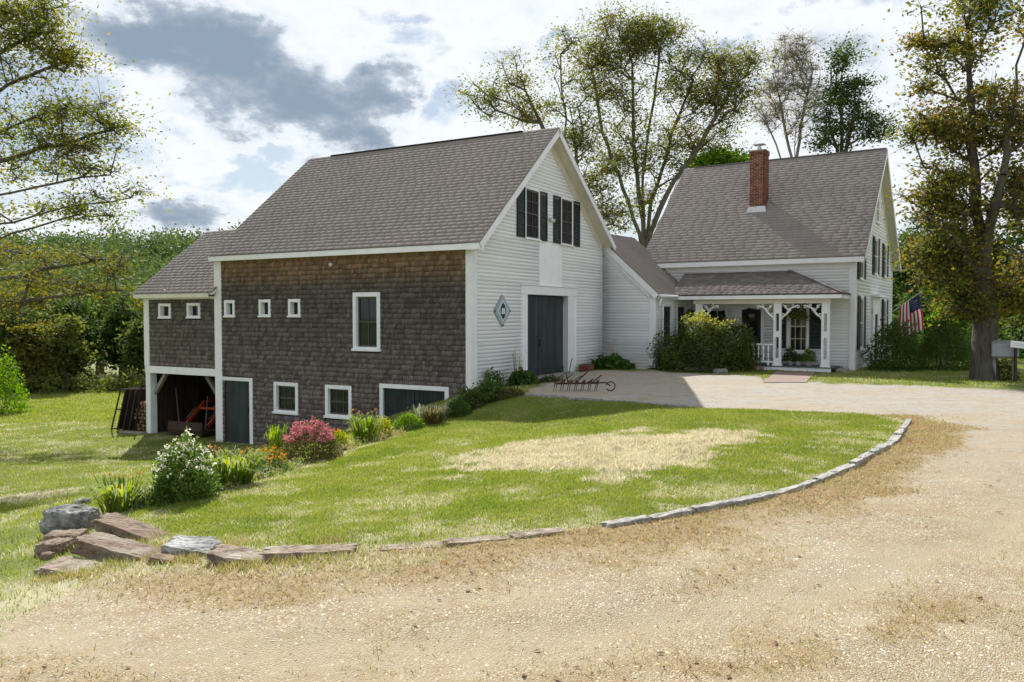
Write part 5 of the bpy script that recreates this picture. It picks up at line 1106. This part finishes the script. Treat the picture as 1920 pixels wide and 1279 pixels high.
# flower bed along the top of the bank
lily('daylily_clump', 'green daylily clump with seed stalks above the grey boulder', 218, 962, 125, 58, 190, 'leaf_lily', ('orangeflower', 7, .03), 1)
bush('phlox_bush', 'tall leafy bush covered with creamy white flowers', 'bush', 325, 946, 122, 116, 5200, .055, 'leaf_phlox', ('whiteflower', 130, .05, .42), None, 3, None, .35, rough=.42)
bush('leafy_perennial', 'low silvery-leaved plant between white-flowered bush and daylilies', 'plant', 268, 952, 60, 34, 900, .04, 'leaf_silver', ('whiteflower', 12, .03, .6), None, 4)
lily('daylily_clump', 'broad green daylily clump just right of the white-flowered bush', 432, 915, 125, 66, 330, 'leaf_lily', ('orangeflower', 10, .035), 2)
bush('silver_perennial', 'pale silvery seed-head plant behind the broad daylilies', 'plant', 425, 885, 75, 40, 1200, .035, 'leaf_silver', None, None, 5, None, .4)
bush('blanket_flower', 'mound of orange and gold daisies left of the pink sedum', 'flowers', 492, 890, 88, 46, 2000, .04, 'leaf_phlox', ('orangeflower', 75, .045, .35), None, 6)
bush('silver_perennial', 'small grey-green cushion plant at the lawn edge under the orange daisies', 'plant', 520, 886, 42, 22, 800, .03, 'leaf_silver', None, None, 7)
lily('iris_clump', 'yellowing upright strap leaves left of the pink sedum', 515, 856, 48, 62, 60, 'leaf_lily', None, 3, wid=.02)
bush('sedum', 'large round sedum topped with dusty pink flower heads', 'flowers', 574, 868, 120, 78, 4200, .05, 'leaf_sedum', ('pink', 230, .065, .5), None, 8, None, .5, rough=.16)
bush('yellow_perennial', 'yellow-green plant with pinkish leaves tight on the right of the sedum', 'plant', 632, 846, 46, 42, 1200, .05, 'leaf_chart', ('orangeflower', 14, .04, .5), None, 9)
lily('daylily_clump', 'bright yellow-green daylily clump below the second basement window', 682, 830, 84, 54, 240, 'leaf_lily', ('orangeflower', 8, .04), 4)
bush('golden_perennial', 'mound of small yellow flowers beside the bright daylilies', 'flowers', 716, 820, 40, 38, 1300, .045, 'leaf_chart', ('yellowflower', 50, .045, .35), None, 10)
bush('green_mound', 'soft pale green mound in front of the wide basement doors', 'plant', 764, 808, 62, 36, 2400, .05, 'leaf_bright', None, None, 11, None, .5, rough=.18)
lily('ornamental_grass', 'dull olive ornamental grass before the right wide basement door', 812, 795, 66, 36, 260, 'leaf_olive', None, 5, wid=.010)
lily('grey_spikes', 'thin pale flower spikes in front of the wide basement doors', 785, 796, 50, 40, 40, 'leaf_silver', None, 6, wid=.012)
bush('green_mound', 'dark fine-leaved green mound under the right end of the wide doors', 'plant', 858, 782, 58, 36, 2400, .045, 'leaf_hosta', None, None, 12, None, .5, rough=.16)
bush('corner_shrub', 'loose grey-green shrub hiding the foot of the barn corner', 'bush', 905, 742, 52, 52, 1500, .07, 'leaf_hosta', None, .8, 13, None, .3, rough=.45, loc=Bw(.35, .75, -.25))
bush('hosta', 'broad-leaved hosta left of the big barn door', 'plant', 945, 738, 62, 42, 700, .17, 'leaf_hosta', None, .9, 14, None, .5, asp=.7, loc=Bw(.75, 1.9, -.2))
bush('low_groundcover', 'low dark groundcover mound before the big door edge', 'plant', 985, 730, 58, 20, 1100, .06, 'leaf_shrub', None, .8, 15, loc=Bw(1.2, 3.0, -.12))
lily('tall_spikes', 'few thin tall flower spikes against the white gable beside the hosta', 960, 736, 60, 66, 16, 'leaf_silver', ('whiteflower', 8, .03), 7, loc=Bw(.5, 2.0, -.2), wid=.008)
bush('hosta', 'wide hosta clump in the corner right of the big barn door', 'plant', 1130, 700, 84, 32, 900, .19, 'leaf_hosta', None, 1.2, 16, None, .45, asp=.7, loc=Bw(1.0, 8.7, 0))
bush('hosta', 'small light hosta at the foot of the wing wall', 'plant', 1178, 698, 46, 16, 500, .12, 'leaf_hosta', None, .7, 17, None, .5, asp=.7, loc=Ew(-1.2, -.5, 0))
lily('tall_spikes', 'wispy bare flower stalks rising from the corner hosta', 1145, 692, 34, 66, 9, 'blade_brown', None, 8, loc=Bw(.8, 9.4, 0), wid=.008)
pt_ = thing('planter', 'low dark terracotta trough beside the right door jamb', 'planter', Bw(.45, 7.55, 0), PHB); MB().box(-.2, .2, -.3, .3, 0, .26).build('trough', MAT['terracotta'], pt_, bevel=.02); MB().box(-.17, .17, -.27, .27, .262, .27).build('soil', MAT['soil'], pt_)
# low tangled growth between the bed plants
bl = [gp(x, y) for x, y in ((235, 956), (300, 950), (400, 926), (470, 905), (530, 886), (600, 862), (660, 843), (720, 824), (790, 798), (850, 780), (885, 762))]
Pm = []
for a, b in zip(bl, bl[1:]):
    for i in range(26):
        t = random.random(); q = a.lerp(b, t); q = (q.x + random.gauss(0, .12), q.y + abs(random.gauss(.12, .22)) - .02); h_ = random.uniform(.06, .26); d_ = dome(26, h_ * 1.6, h_ * 1.6, h_, random.random() * 50, .3, .5); d_[:, 0] += q[0]; d_[:, 1] += q[1]; d_[:, 2] += hz(*q); Pm.append(d_)
Pm = np.concatenate(Pm); sel = RNG.integers(0, 4, len(Pm) // 26).repeat(26)
for i, m_ in enumerate(('leaf_lily', 'leaf_phlox', 'leaf_silver', 'blade_brown')): tag(leaf_mesh('bed_undergrowth', Pm[sel == i], RNG.uniform(.03, .09, (sel == i).sum()), m_, None, .35, np.array([0, 0, .5])), ('low yellow-green growth', 'low green leaves', 'low grey-green growth', 'brown withered stems')[i] + ' filling the flower bed', 'undergrowth', kind='stuff')
bush('corner_shrub', 'dense dark shrub at the bank just below the barn corner', 'bush', 882, 768, 70, 44, 2200, .07, 'leaf_shrub', None, 1.0, 51, None, .35, rough=.4)
bush('corner_shrub', 'leafy green shrub spreading in front of the barn corner stones', 'bush', 915, 756, 80, 46, 2600, .08, 'leaf_hosta', ('whiteflower', 8, .04, .6), 1.1, 52, None, .35, rough=.45)
bush('low_groundcover', 'low olive groundcover along the lawn edge before the hosta', 'plant', 955, 748, 70, 22, 1400, .06, 'leaf_olive', None, .7, 53)
# shrubs by the house
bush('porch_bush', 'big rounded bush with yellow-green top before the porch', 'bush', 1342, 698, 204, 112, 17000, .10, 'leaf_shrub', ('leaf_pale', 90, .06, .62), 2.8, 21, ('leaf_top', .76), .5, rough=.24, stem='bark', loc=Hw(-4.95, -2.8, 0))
bush('foundation_shrub', 'dark green shrub at the right corner of the farmhouse', 'bush', 1650, 702, 92, 96, 5200, .10, 'leaf_hosta', None, 1.8, 22, None, .5, rough=.3, stem='bark', loc=Hw(1.3, 1.2, 0))
bush('foundation_shrub', 'nearly black-green yew-like bush below the flag', 'bush', 1712, 697, 86, 104, 5600, .09, 'leaf_dark', None, 2.0, 23, None, .55, rough=.25, stem='bark', loc=Hw(2.9, 2.6, 0))
bush('box_flowers', 'small rust and dark foliage plant under the grey box', 'plant', 1892, 714, 44, 38, 900, .08, 'leaf_shrub', ('orangeflower', 16, .06, .4), .7, 24)
# porch plants
for i, (x, w_, h_, m_, lb) in enumerate(((-2.25, .62, .78, 'leaf_dark', 'dark leafy potted plant nearest the middle porch post'), (-1.92, .42, .45, 'leaf_shrub', 'small middle pot with thin dark leaves on the porch'), (-1.55, .62, .72, 'leaf_bright', 'bright green fern in a white pot below the shutter'))):
    t = thing('potted_plant', lb, 'potted plant', Hw(x, -.75, .182), PHH, 'potted plants on the porch floor'); mb = MB(); mb.lathe([(.0, 0), (.10, 0), (.13, .2), (.14, .22), (.12, .22), (.11, .19), (0, .19)], (0, 0, 0), 16); mb.build('pot', MAT['pot'], t, True)
    P = dome(700, w_, w_, h_, 30 + i, .3, .3, .15); P[:, 2] += .02; leaf_mesh('foliage', P, RNG.uniform(.7, 1.3, len(P)) * .09, m_, t, .4)
for i, (x, z, m_, r_, lb) in enumerate(((-5.15, 2.05, 'leaf_dark', .48, 'large dark fern hanging over the porch bush'), (-1.95, 2.28, 'leaf_maple', .40, 'rust-red hanging basket in front of the porch window'), (-6.2, 2.3, 'leaf_shrub', .30, 'trailing hanging plant at the wing end of the porch'))):
    t = thing('hanging_basket', lb, 'hanging basket', Hw(x, -1.0, z), PHH, 'hanging plants under the porch roof'); mb = MB(); mb.lathe([(.02, -.16), (.12, -.14), (.18, 0), (.17, .02), (0, .0)], (0, 0, 0), 14); mb.build('basket', MAT['wood_dark'], t, True)
    mb = MB(); [mb.tube([(.16 * math.cos(a), .16 * math.sin(a), 0), (0, 0, min(.5, 2.79 - z))], .004, 4) for a in (0, 2.1, 4.2)]; mb.build('hanger', MAT['iron'], t)
    P = RNG.standard_normal((800, 3)) * np.array([r_, r_, r_ * .5]) * .55; P[:, 2] -= .05 + .5 * np.hypot(P[:, 0], P[:, 1]) * .5; leaf_mesh('foliage', P, RNG.uniform(.7, 1.3, 800) * .09, m_, t, .4)
wr = thing('wreath', 'round brown dried wreath hanging on the porch wall', 'wreath', Hw(-4.02, -.10, 2.15), PHH); mb = MB(); mb.tube([(.24 * math.cos(a), 0, .24 * math.sin(a)) for a in np.linspace(0, 6.283, 25)], .045, 6, cap=False); mb.build('ring', MAT['wood_dark'], wr)
a_ = RNG.uniform(0, 6.283, 900); P = np.c_[.24 * np.cos(a_), np.zeros(900), .24 * np.sin(a_)] + RNG.standard_normal((900, 3)) * np.array([.035, .025, .035]); leaf_mesh('dried_leaves', P, RNG.uniform(.04, .09, 900), 'wreath', wr, .45)

# ------------------------------------------------------------------ trees
def sample_crown(Y, ells, depth=1.0, gap=.3):
    """attractors inside ellipsoids given by picture place, picture radii and count, all around distance Y"""
    out = []
    for e in ells:
        px, py, rx, ry, n = e[:5]; dy = e[5] if len(e) > 5 else 0.; Yc = Y + dy; c = atY(px, py, Yc); k = Yc / FPX
        u = RNG.standard_normal((n, 3)); u /= np.linalg.norm(u, axis=1)[:, None]; r = (RNG.random(n) ** .45)[:, None]
        out.append(np.array(c)[None] + u * r * np.array([rx * k, min(rx * k * depth, 5.5), ry * k]))
    P = np.concatenate(out); k = np.array([mnoise.noise(Vector(q) * (14. / Y)) + .5 * mnoise.noise(Vector(q) * (36. / Y)) for q in P]); return P[k > -gap]
def tree(name, label, trunk, A, leafmat, leaf, per, r_base, spread, bark='bark', group=None, seg=.7, sides=6, tip=.012, flat=.45, up_pen=1.6, droop=.0, leaf_frac=1., asp=.6, cat='tree', power=.74, stems=(), twigs=6, zf_=.5):
    """trunk: polyline of world points (first is the foot); A: points the limbs reach for, each carrying a clump of leaves"""
    pos = []; par = []; last = -1
    for a, b in zip(trunk, trunk[1:]):
        a, b = np.array(a), np.array(b); m = max(1, int(np.linalg.norm(b - a) / seg))
        for i in range(m):
            if last == -1: pos.append(a); par.append(-1); last = 0
            q = a + (b - a) * (i + 1) / m + RNG.standard_normal(3) * .03; pos.append(q); par.append(last); last = len(pos) - 1
    ntr = len(pos)
    for st in stems:
        st = [np.array(q) for q in st]; last = int(np.argmin(np.linalg.norm(np.array(pos[:ntr]) - st[0][None], axis=1))); cur = pos[last]
        for b in st[1:]:
            m = max(1, int(np.linalg.norm(b - cur) / seg)); a = cur
            for i in range(m): q = a + (b - a) * (i + 1) / m + RNG.standard_normal(3) * .05; pos.append(q); par.append(last); last = len(pos) - 1
            cur = b
    T = np.array(pos); d = np.min(np.linalg.norm(A[:, None] - T[None], axis=2), 1); order = np.argsort(d)
    N = np.zeros((len(pos) + len(A) * 14, 3)); N[:len(pos)] = T; n = len(pos); par = list(par); w = [0.] * n
    top0 = int(ntr * .22)
    endn = []
    for i in order:
        t = A[i]; v = t[None] - N[top0:n]; ds = np.linalg.norm(v, axis=1); cost = ds + up_pen * np.maximum(0, N[top0:n, 2] - (t[2] - .45 * np.hypot(v[:, 0], v[:, 1])))
        j = int(np.argmin(cost)) + top0; p0 = N[j]; L_ = np.linalg.norm(t - p0); m = int(min(12, max(1, round(L_ / seg))))
        mid = (p0 + t) / 2 + np.array([0, 0, L_ * (.07 - droop)]) + RNG.standard_normal(3) * L_ * .035; last = j
        for s in range(1, m + 1):
            u = s / m; q = (1 - u) ** 2 * p0 + 2 * u * (1 - u) * mid + u * u * t; q = q + (RNG.standard_normal(3) * .02 * seg if s < m else 0)
            N[n] = q; par.append(last); w.append(0.); last = n; n += 1
        w[last] += 1.; endn.append(last)
    w = np.array(w); par = np.array(par)
    for i in range(n - 1, 0, -1):
        if par[i] >= 0: w[par[i]] += w[i]
    r = np.maximum(tip, w ** power); r = tip + (r / r[0]) * (r_base - tip); r = np.maximum(r, tip)
    foot = Vector(trunk[0]); root = thing(name, label, cat, foot, 0., group); N0 = N[:n] - np.array(foot)[None]
    # flare at the foot
    zfl = N0[:, 2]; tr_n = len(T); fl = np.zeros(n); fl[:tr_n] = np.exp(-np.maximum(zfl[:tr_n], 0) * 1.6) * .35; r = r * (1 + fl)
    ch = np.arange(1, n); p0 = N0[par[ch]]; p1 = N0[ch]; r1 = r[ch]; r0 = np.minimum(r[par[ch]], r1 * 1.35 + .004); r0[:tr_n - 1] = r[par[ch]][:tr_n - 1]
    dv = p1 - p0; dv /= np.linalg.norm(dv, axis=1)[:, None] + 1e-9; hlp = np.where(np.abs(dv[:, 2:3]) > .9, np.array([[1., 0, 0]]), np.array([[0, 0, 1.]])); sx = np.cross(dv, hlp); sx /= np.linalg.norm(sx, axis=1)[:, None]; sy = np.cross(dv, sx)
    th = np.linspace(0, 2 * np.pi, sides, endpoint=False); ring = sx[:, None] * np.cos(th)[None, :, None] + sy[:, None] * np.sin(th)[None, :, None]
    V = np.concatenate([p0[:, None] - dv[:, None] * .25 * r0[:, None, None] + ring * r0[:, None, None], p1[:, None] + ring * r1[:, None, None]], 1); k = np.arange(sides); F = np.stack([k, (k + 1) % sides, (k + 1) % sides + sides, k + sides], 1)
    def part(nm, sel):
        if sel.sum(): mesh_np(nm, V[sel].reshape(-1, 3), (F[None] + 2 * sides * np.arange(sel.sum())[:, None, None]).reshape(-1, 4), MAT[bark], root, smooth=True)['kind'] = 'stuff' if nm == 'branches' else 'thing'
    ist = ch < tr_n; part('trunk', ist); part('branches', ~ist)
    E_ = N0[np.array(endn)]; q0 = np.repeat(E_, twigs, 0); tv = RNG.standard_normal(q0.shape) * spread * np.array([1.15, 1.15, .8]) + np.array([0, 0, .25 * spread]); q1 = q0 + tv; sd_ = np.cross(tv, RNG.standard_normal(q0.shape)); sd_ /= np.linalg.norm(sd_, axis=1)[:, None] + 1e-9; s2 = np.cross(tv, sd_); s2 /= np.linalg.norm(s2, axis=1)[:, None] + 1e-9
    tw = tip * .8; VT = np.stack([q0 + sd_ * tw, q0 - sd_ * .5 * tw + s2 * .87 * tw, q0 - sd_ * .5 * tw - s2 * .87 * tw, q1], 1)
    if len(VT): tag(mesh_np('twigs', VT.reshape(-1, 3), (np.array([(0, 1, 3), (1, 2, 3), (2, 0, 3)])[None] + 4 * np.arange(len(VT))[:, None, None]).reshape(-1, 3), MAT[bark], root), kind='stuff')
    if leaf_frac > 0:
        E_ = N0[np.array(endn)]
        if leaf_frac < 1: E_ = E_[RNG.random(len(E_)) < leaf_frac]
        P = np.repeat(E_, per, 0); sp = np.repeat(RNG.uniform(.55, 1.3, len(E_)), per)[:, None] * spread
        P = P + RNG.standard_normal(P.shape) * sp * np.array([1, 1, zf_]); leaf_mesh('crown', P, RNG.uniform(.6, 1.35, len(P)) * leaf, leafmat, root, asp, None, flat)
    return root
def foot(x, y): return (x, y, hz(x, y) - .1)

# the two old trees behind wing and barn
Y = 58.; b = atY(1208, 590, Y); f = foot(b.x, Y)
A = sample_crown(Y, [(1180, 90, 85, 75, 80), (1230, 60, 60, 40, 30), (1290, 140, 70, 60, 46), (1375, 125, 52, 36, 34), (1345, 190, 60, 40, 34), (1110, 130, 50, 60, 30), (1190, 190, 90, 60, 50), (1310, 250, 70, 50, 34), (1250, 290, 70, 50, 28), (1165, 290, 50, 60, 30), (1205, 385, 60, 40, 12), (1395, 190, 30, 30, 8), (1360, 290, 42, 18, 10)], .55)
tree('shade_tree', 'tall spreading tree with many limbs above the connecting wing', [f, (b.x + .1, Y, 3.), tuple(atY(1212, 470, Y)), tuple(atY(1190, 300, Y)), tuple(atY(1185, 120, Y))], A, 'leaf_mid', .20, 92, .44, .80, zf_=.42, tip=.026, stems=[[atY(1212, 470, Y), atY(1222, 380, Y + 1), atY(1260, 250, Y + 1), atY(1300, 150, Y)], [atY(1212, 470, Y), atY(1235, 390, Y - 1), atY(1300, 290, Y - 1), atY(1370, 170, Y)], [atY(1212, 450, Y), atY(1205, 330, Y + 1.5), atY(1225, 180, Y + 1), atY(1240, 70, Y)], [atY(1212, 470, Y), atY(1180, 380, Y - 1), atY(1130, 250, Y - 1), atY(1110, 130, Y)], [atY(1212, 470, Y), atY(1228, 430, Y - 1.5), atY(1270, 340, Y - 2), atY(1330, 250, Y - 2)]], group='trees behind the roofs', seg=1.0, up_pen=2.2, asp=.5)
Y = 55.; b = atY(1085, 590, Y); f = foot(b.x, Y)
A = sample_crown(Y, [(930, 180, 55, 40, 26), (985, 150, 55, 50, 30), (1050, 95, 45, 45, 28), (1070, 180, 60, 55, 24), (985, 215, 70, 22, 16), (1090, 270, 40, 50, 22), (1120, 340, 40, 50, 26), (1145, 410, 35, 30, 16)], .6)
tree('shade_tree', 'thinly leaved tree leaning out behind the barn ridge', [f, (b.x, Y, 4.), tuple(atY(1085, 330, Y)), tuple(atY(1070, 200, Y))], A, 'leaf_mid', .20, 88, .30, .78, zf_=.42, tip=.026, stems=[[atY(1085, 400, Y), atY(1040, 290, Y), atY(985, 170, Y)], [atY(1085, 420, Y), atY(1060, 250, Y + 1), atY(1050, 100, Y)]], group='trees behind the roofs', seg=1.0, up_pen=2.2, asp=.5)
# behind the house ridge
Y = 78.; b = atY(1490, 590, Y); f = foot(b.x, Y)
A = sample_crown(Y, [(1490, 110, 45, 50, 110), (1455, 170, 40, 45, 80), (1520, 160, 35, 50, 80), (1440, 220, 30, 30, 36), (1500, 220, 50, 40, 60)], .7, .6)
tree('bare_tree', 'nearly bare slender tree behind the farmhouse ridge, glare painted into its pale leaves', [f, (b.x, Y, 8), tuple(atY(1490, 300, Y)), tuple(atY(1492, 200, Y))], A, 'leaf_pale', .17, 22, .26, .62, 'bark_pale', group='trees behind the roofs', seg=1.1, up_pen=2.4, tip=.024, leaf_frac=.6, twigs=12, stems=[[atY(1490, 330, Y), atY(1470, 230, Y), atY(1450, 140, Y)], [atY(1490, 330, Y), atY(1505, 220, Y + 1), atY(1525, 130, Y)], [atY(1490, 360, Y), atY(1460, 290, Y - 1), atY(1430, 210, Y)]])
Y = 72.; b = atY(1575, 590, Y); f = foot(b.x, Y)
A = sample_crown(Y, [(1572, 110, 42, 36, 30), (1600, 160, 45, 40, 34), (1560, 190, 45, 40, 28), (1630, 205, 38, 25, 18), (1590, 245, 70, 30, 34), (1550, 275, 40, 22, 14), (1640, 250, 30, 16, 8)], .8)
tree('leafy_tree', 'rounded dark leafy tree rising behind the farmhouse ridge', [f, (b.x, Y, 8), tuple(atY(1578, 300, Y)), tuple(atY(1578, 150, Y))], A, 'leaf_dark', .25, 70, .30, .78, zf_=.45, tip=.03, group='trees behind the roofs', seg=1.1, stems=[[atY(1578, 320, Y), atY(1600, 220, Y), atY(1610, 130, Y)], [atY(1578, 320, Y), atY(1556, 230, Y), atY(1560, 130, Y)]])
Y = 58.; b = atY(1345, 590, Y); f = foot(b.x, Y)
A = sample_crown(Y, [(1350, 300, 42, 16, 26), (1320, 310, 25, 12, 10), (1385, 305, 25, 12, 10)], .8)
tree('leafy_tree', 'small light green tree top peeping over the farmhouse ridge', [f, (b.x, Y, 6), tuple(atY(1348, 330, Y))], A, 'leaf_bright', .24, 110, .25, .6, group='trees behind the roofs', seg=1.1)
# big maple at the right
Y = 27.2; b = gp(1846, 712); f = (b.x, b.y, b.z - .1); Y = b.y
A = sample_crown(Y, [(1790, 20, 90, 50, 46), (1870, 40, 90, 60, 50), (1745, 70, 45, 25, 12), (1800, 110, 70, 40, 24), (1890, 130, 80, 50, 40), (1830, 190, 90, 40, 34), (1740, 160, 40, 22, 8), (1770, 250, 70, 35, 34), (1870, 260, 90, 50, 50), (1735, 230, 40, 25, 10),
                     (1790, 320, 80, 40, 40), (1900, 350, 80, 60, 46), (1740, 370, 45, 30, 14), (1820, 400, 110, 45, 60), (1750, 450, 70, 28, 30), (1870, 470, 100, 50, 56), (1790, 510, 80, 35, 36), (1720, 470, 45, 22, 14), (1850, 560, 70, 30, 26), (1910, 540, 50, 60, 24), (1800, 575, 50, 20, 14), (1950, 200, 90, 120, 40), (1960, 420, 80, 120, 40)], .75, .06)
tree('maple_tree', 'big maple turning rust and gold at the right edge of the drive', [f, (b.x - .02, Y, 2.0), tuple(atY(1838, 440, Y)), tuple(atY(1822, 260, Y)), tuple(atY(1815, 60, Y)), tuple(atY(1830, -160, Y))], A, 'leaf_maple', .14, 74, .38, .42, 'bark_dark', zf_=.5, tip=.017, twigs=8, seg=.7, sides=8, up_pen=1.0, droop=.06, stems=[[atY(1840, 470, Y), atY(1880, 330, Y - 1), atY(1905, 120, Y)], [atY(1838, 440, Y), atY(1800, 300, Y + 1.5), atY(1770, 120, Y + 2)], [atY(1842, 520, Y), atY(1780, 440, Y - 1), atY(1730, 400, Y - 2)]])
# overhanging tree at the left, trunk outside the picture
Y = 25.; f = foot(-18.6, 26.)
A = sample_crown(Y, [(20, 20, 120, 40, 36), (80, 70, 75, 40, 26), (130, 110, 36, 18, 10), (30, 130, 100, 40, 28), (120, 205, 95, 26, 30), (205, 235, 36, 12, 9), (30, 230, 90, 40, 26), (150, 270, 70, 22, 18), (60, 310, 110, 26, 30), (170, 320, 70, 18, 18), (225, 365, 42, 14, 12), (110, 365, 100, 18, 24), (20, 390, 90, 20, 18), (170, 400, 60, 12, 10),
                     (-80, 100, 120, 120, 40), (-90, 300, 120, 100, 40)], .7, .14)
tree('overhanging_tree', 'tree reaching in from the left edge with fine gold-green sprays', [f, (-18.4, 26, 3.), (-18, 25.6, 7.), (-17.4, 25.4, 11)], A, 'leaf_left', .12, 74, .19, .50, zf_=.42, twigs=8, stems=[[(-18.2, 25.8, z0), atY(-20, p0, 25.), atY(p1, p2, 25.)] for z0, p0, p1, p2 in ((5., 420, 250, 372), (5.5, 370, 200, 325), (6., 310, 215, 240), (6.5, 250, 130, 200), (7.5, 180, 140, 110), (8.5, 110, 90, 40), (9.5, 40, 40, -40), (4.6, 450, 150, 400))], seg=.7, up_pen=.9, droop=.05, asp=.5, tip=.014)
Y = 33.; f = foot(-24.5, 34.)
A = sample_crown(Y, [(50, 480, 110, 20, 22), (150, 485, 60, 16, 10), (225, 505, 50, 18, 10), (90, 530, 110, 20, 20), (190, 540, 60, 16, 8), (20, 570, 70, 22, 12), (-60, 480, 100, 70, 30)], .7)
tree('overhanging_tree', 'golden-brown low branches sweeping in below the left sprays', [f, (-24.3, 34, 2), (-24, 34, 5)], A, 'leaf_gold', .15, 50, .2, .50, stems=[[(-24.2, 34, 3.5), atY(0, 520, 33.), atY(230, 480, 33.)], [(-24.2, 34, 3.), atY(0, 570, 33.), atY(220, 545, 33.)]], seg=.9, up_pen=.6, droop=.05, asp=.5)
bs = gp(8, 776); bush('roundish_bush', 'bright green bush at the left picture edge', 'bush', 8, 776, 100, 118, 3600, .16, 'leaf_bright', None, 2.4, 41, None, .4, rough=.35, stem='bark', loc=Vector((bs.x - .3, bs.y, bs.z)))
# wood beyond the field
def wood_tree(i, px, top, w, Y, mat, label, per=70, leaf=.34, n=70, grp='trees at the edge of the field'):
    x = (px - 960) / FPX * Y; f = foot(x, Y); zt = atY(px, top, Y).z; h = zt - f[2]; k = w * Y / FPX / 2
    u = RNG.standard_normal((n, 3)); u /= np.linalg.norm(u, axis=1)[:, None]; r = RNG.random((n, 1)) ** .4; kk = np.array([1 + .3 * mnoise.noise(Vector(q) * 2 + Vector((i * 3.3, 0, 0))) for q in u])[:, None]
    A = np.array([x, Y, f[2] + h * .56])[None] + u * r * kk * np.array([k, k * .9, h * .42])
    tree('woodland_tree', label, [f, (x + .1, Y, f[2] + h * .3), (x, Y, f[2] + h * .75)], A, mat, leaf, per, .22 + .02 * h * .5, k * .16 + .25, group=grp, seg=1.6, sides=5, up_pen=1., flat=.3, cat='tree')
W_ = [(-30, 498, 120, 66, 'leaf_wood', 'mid green field-edge tree cut by the left picture edge'), (40, 503, 100, 72, 'leaf_gold', 'golden tree at the field edge behind the left bush'), (95, 518, 90, 78, 'leaf_wood', 'taller green tree in the left part of the wood'), (140, 548, 80, 64, 'leaf_dark', 'dark round tree at the field edge above the mown strip'), (185, 533, 85, 74, 'leaf_wood', 'broad green tree in the middle of the wood'), (228, 558, 66, 66, 'leaf_dark', 'dark slim tree with visible trunk left of the shed'), (262, 553, 80, 70, 'leaf_gold', 'gold-green tree touching the shed roof outline'), (300, 563, 80, 76, 'leaf_wood', 'green tree partly hidden behind the shed'), (345, 548, 70, 84, 'leaf_wood', 'far green tree rising behind the shed roof'),
      (15, 570, 80, 61, 'leaf_dark', 'low dark tree behind the bright bush'), (120, 590, 70, 60, 'leaf_wood', 'low green tree in front of the dark round one'), (270, 600, 56, 62, 'leaf_wood', 'low pale green tree right by the shed wall'), (60, 600, 70, 60, 'leaf_gold', 'low golden tree at the field edge')]
for i, (px, top, w, Y, mat, lb) in enumerate(W_): wood_tree(i, px, top, w, Y, mat, lb)
W2 = [(1700, 420, 110, 58, 'leaf_dark', 'dark tree right behind the flag'), (1765, 380, 110, 62, 'leaf_wood', 'green tree between farmhouse and maple'), (1830, 420, 110, 56, 'leaf_dark', 'dark tree straight behind the maple trunk'), (1900, 400, 110, 60, 'leaf_wood', 'green tree behind the grey box'), (1960, 430, 120, 54, 'leaf_dark', 'dark tree at the right picture edge'), (1735, 540, 60, 46, 'leaf_dark', 'low dark tree below the flag fold'), (1790, 560, 60, 44, 'leaf_bright', 'low sunlit green tree left of the maple trunk'), (1880, 560, 70, 46, 'leaf_bright', 'low sunlit green tree right of the maple trunk'), (1935, 590, 60, 42, 'leaf_wood', 'low green tree beyond the white board')]
for i, (px, top, w, Y, mat, lb) in enumerate(W2): wood_tree(30 + i, px, top, w, Y, mat, lb, 80, .30, 75, 'trees beyond the farmhouse lawn')
# undergrowth along the edges of the woods and the wooded hill: masses
def mass(name, label, pts, hmin, hmax, per, leaf, mat, cat):
    P = []
    for x, y in pts:
        h = random.uniform(hmin, hmax); z = hz(x, y); q = dome(per, h * random.uniform(1., 1.7), h * 1.2, h, random.random() * 90, .5, .4); q[:, 0] += x; q[:, 1] += y; q[:, 2] += z; P.append(q)
    P = np.concatenate(P); return tag(leaf_mesh(name, P, RNG.uniform(.6, 1.4, len(P)) * leaf, mat, None, .6), label, cat, kind='stuff')
pts = [((px - 960) / FPX * y, y) for px, y in ((random.uniform(-60, 330), random.uniform(56, 64)) for _ in range(70))]
mass('undergrowth', 'brushy undergrowth along the far edge of the mown field', pts, .8, 2.2, 170, .24, 'leaf_wood', 'undergrowth')
pts = [((px - 960) / FPX * y, y) for px, y in ((random.uniform(1690, 1990), random.uniform(38, 50)) for _ in range(60))]
mass('undergrowth', 'leafy undergrowth behind the lawn beyond the farmhouse', pts, .8, 2.6, 170, .20, 'leaf_hosta', 'undergrowth')
pts = [((px - 960) / FPX * y, y) for px, y in ((random.uniform(-250, 520), random.uniform(120, 300)) for _ in range(330))]
pts += [((px - 960) / FPX * y, y) for px, y in ((random.uniform(1560, 2150), random.uniform(70, 160)) for _ in range(90))] + [((px - 960) / FPX * y, y) for px, y in ((random.uniform(700, 1560), random.uniform(90, 200)) for _ in range(90))]
mass('wooded_hill', 'far wooded hillside reading as one green mass', pts, 7, 12, 330, .85, 'leaf_hill', 'wood')
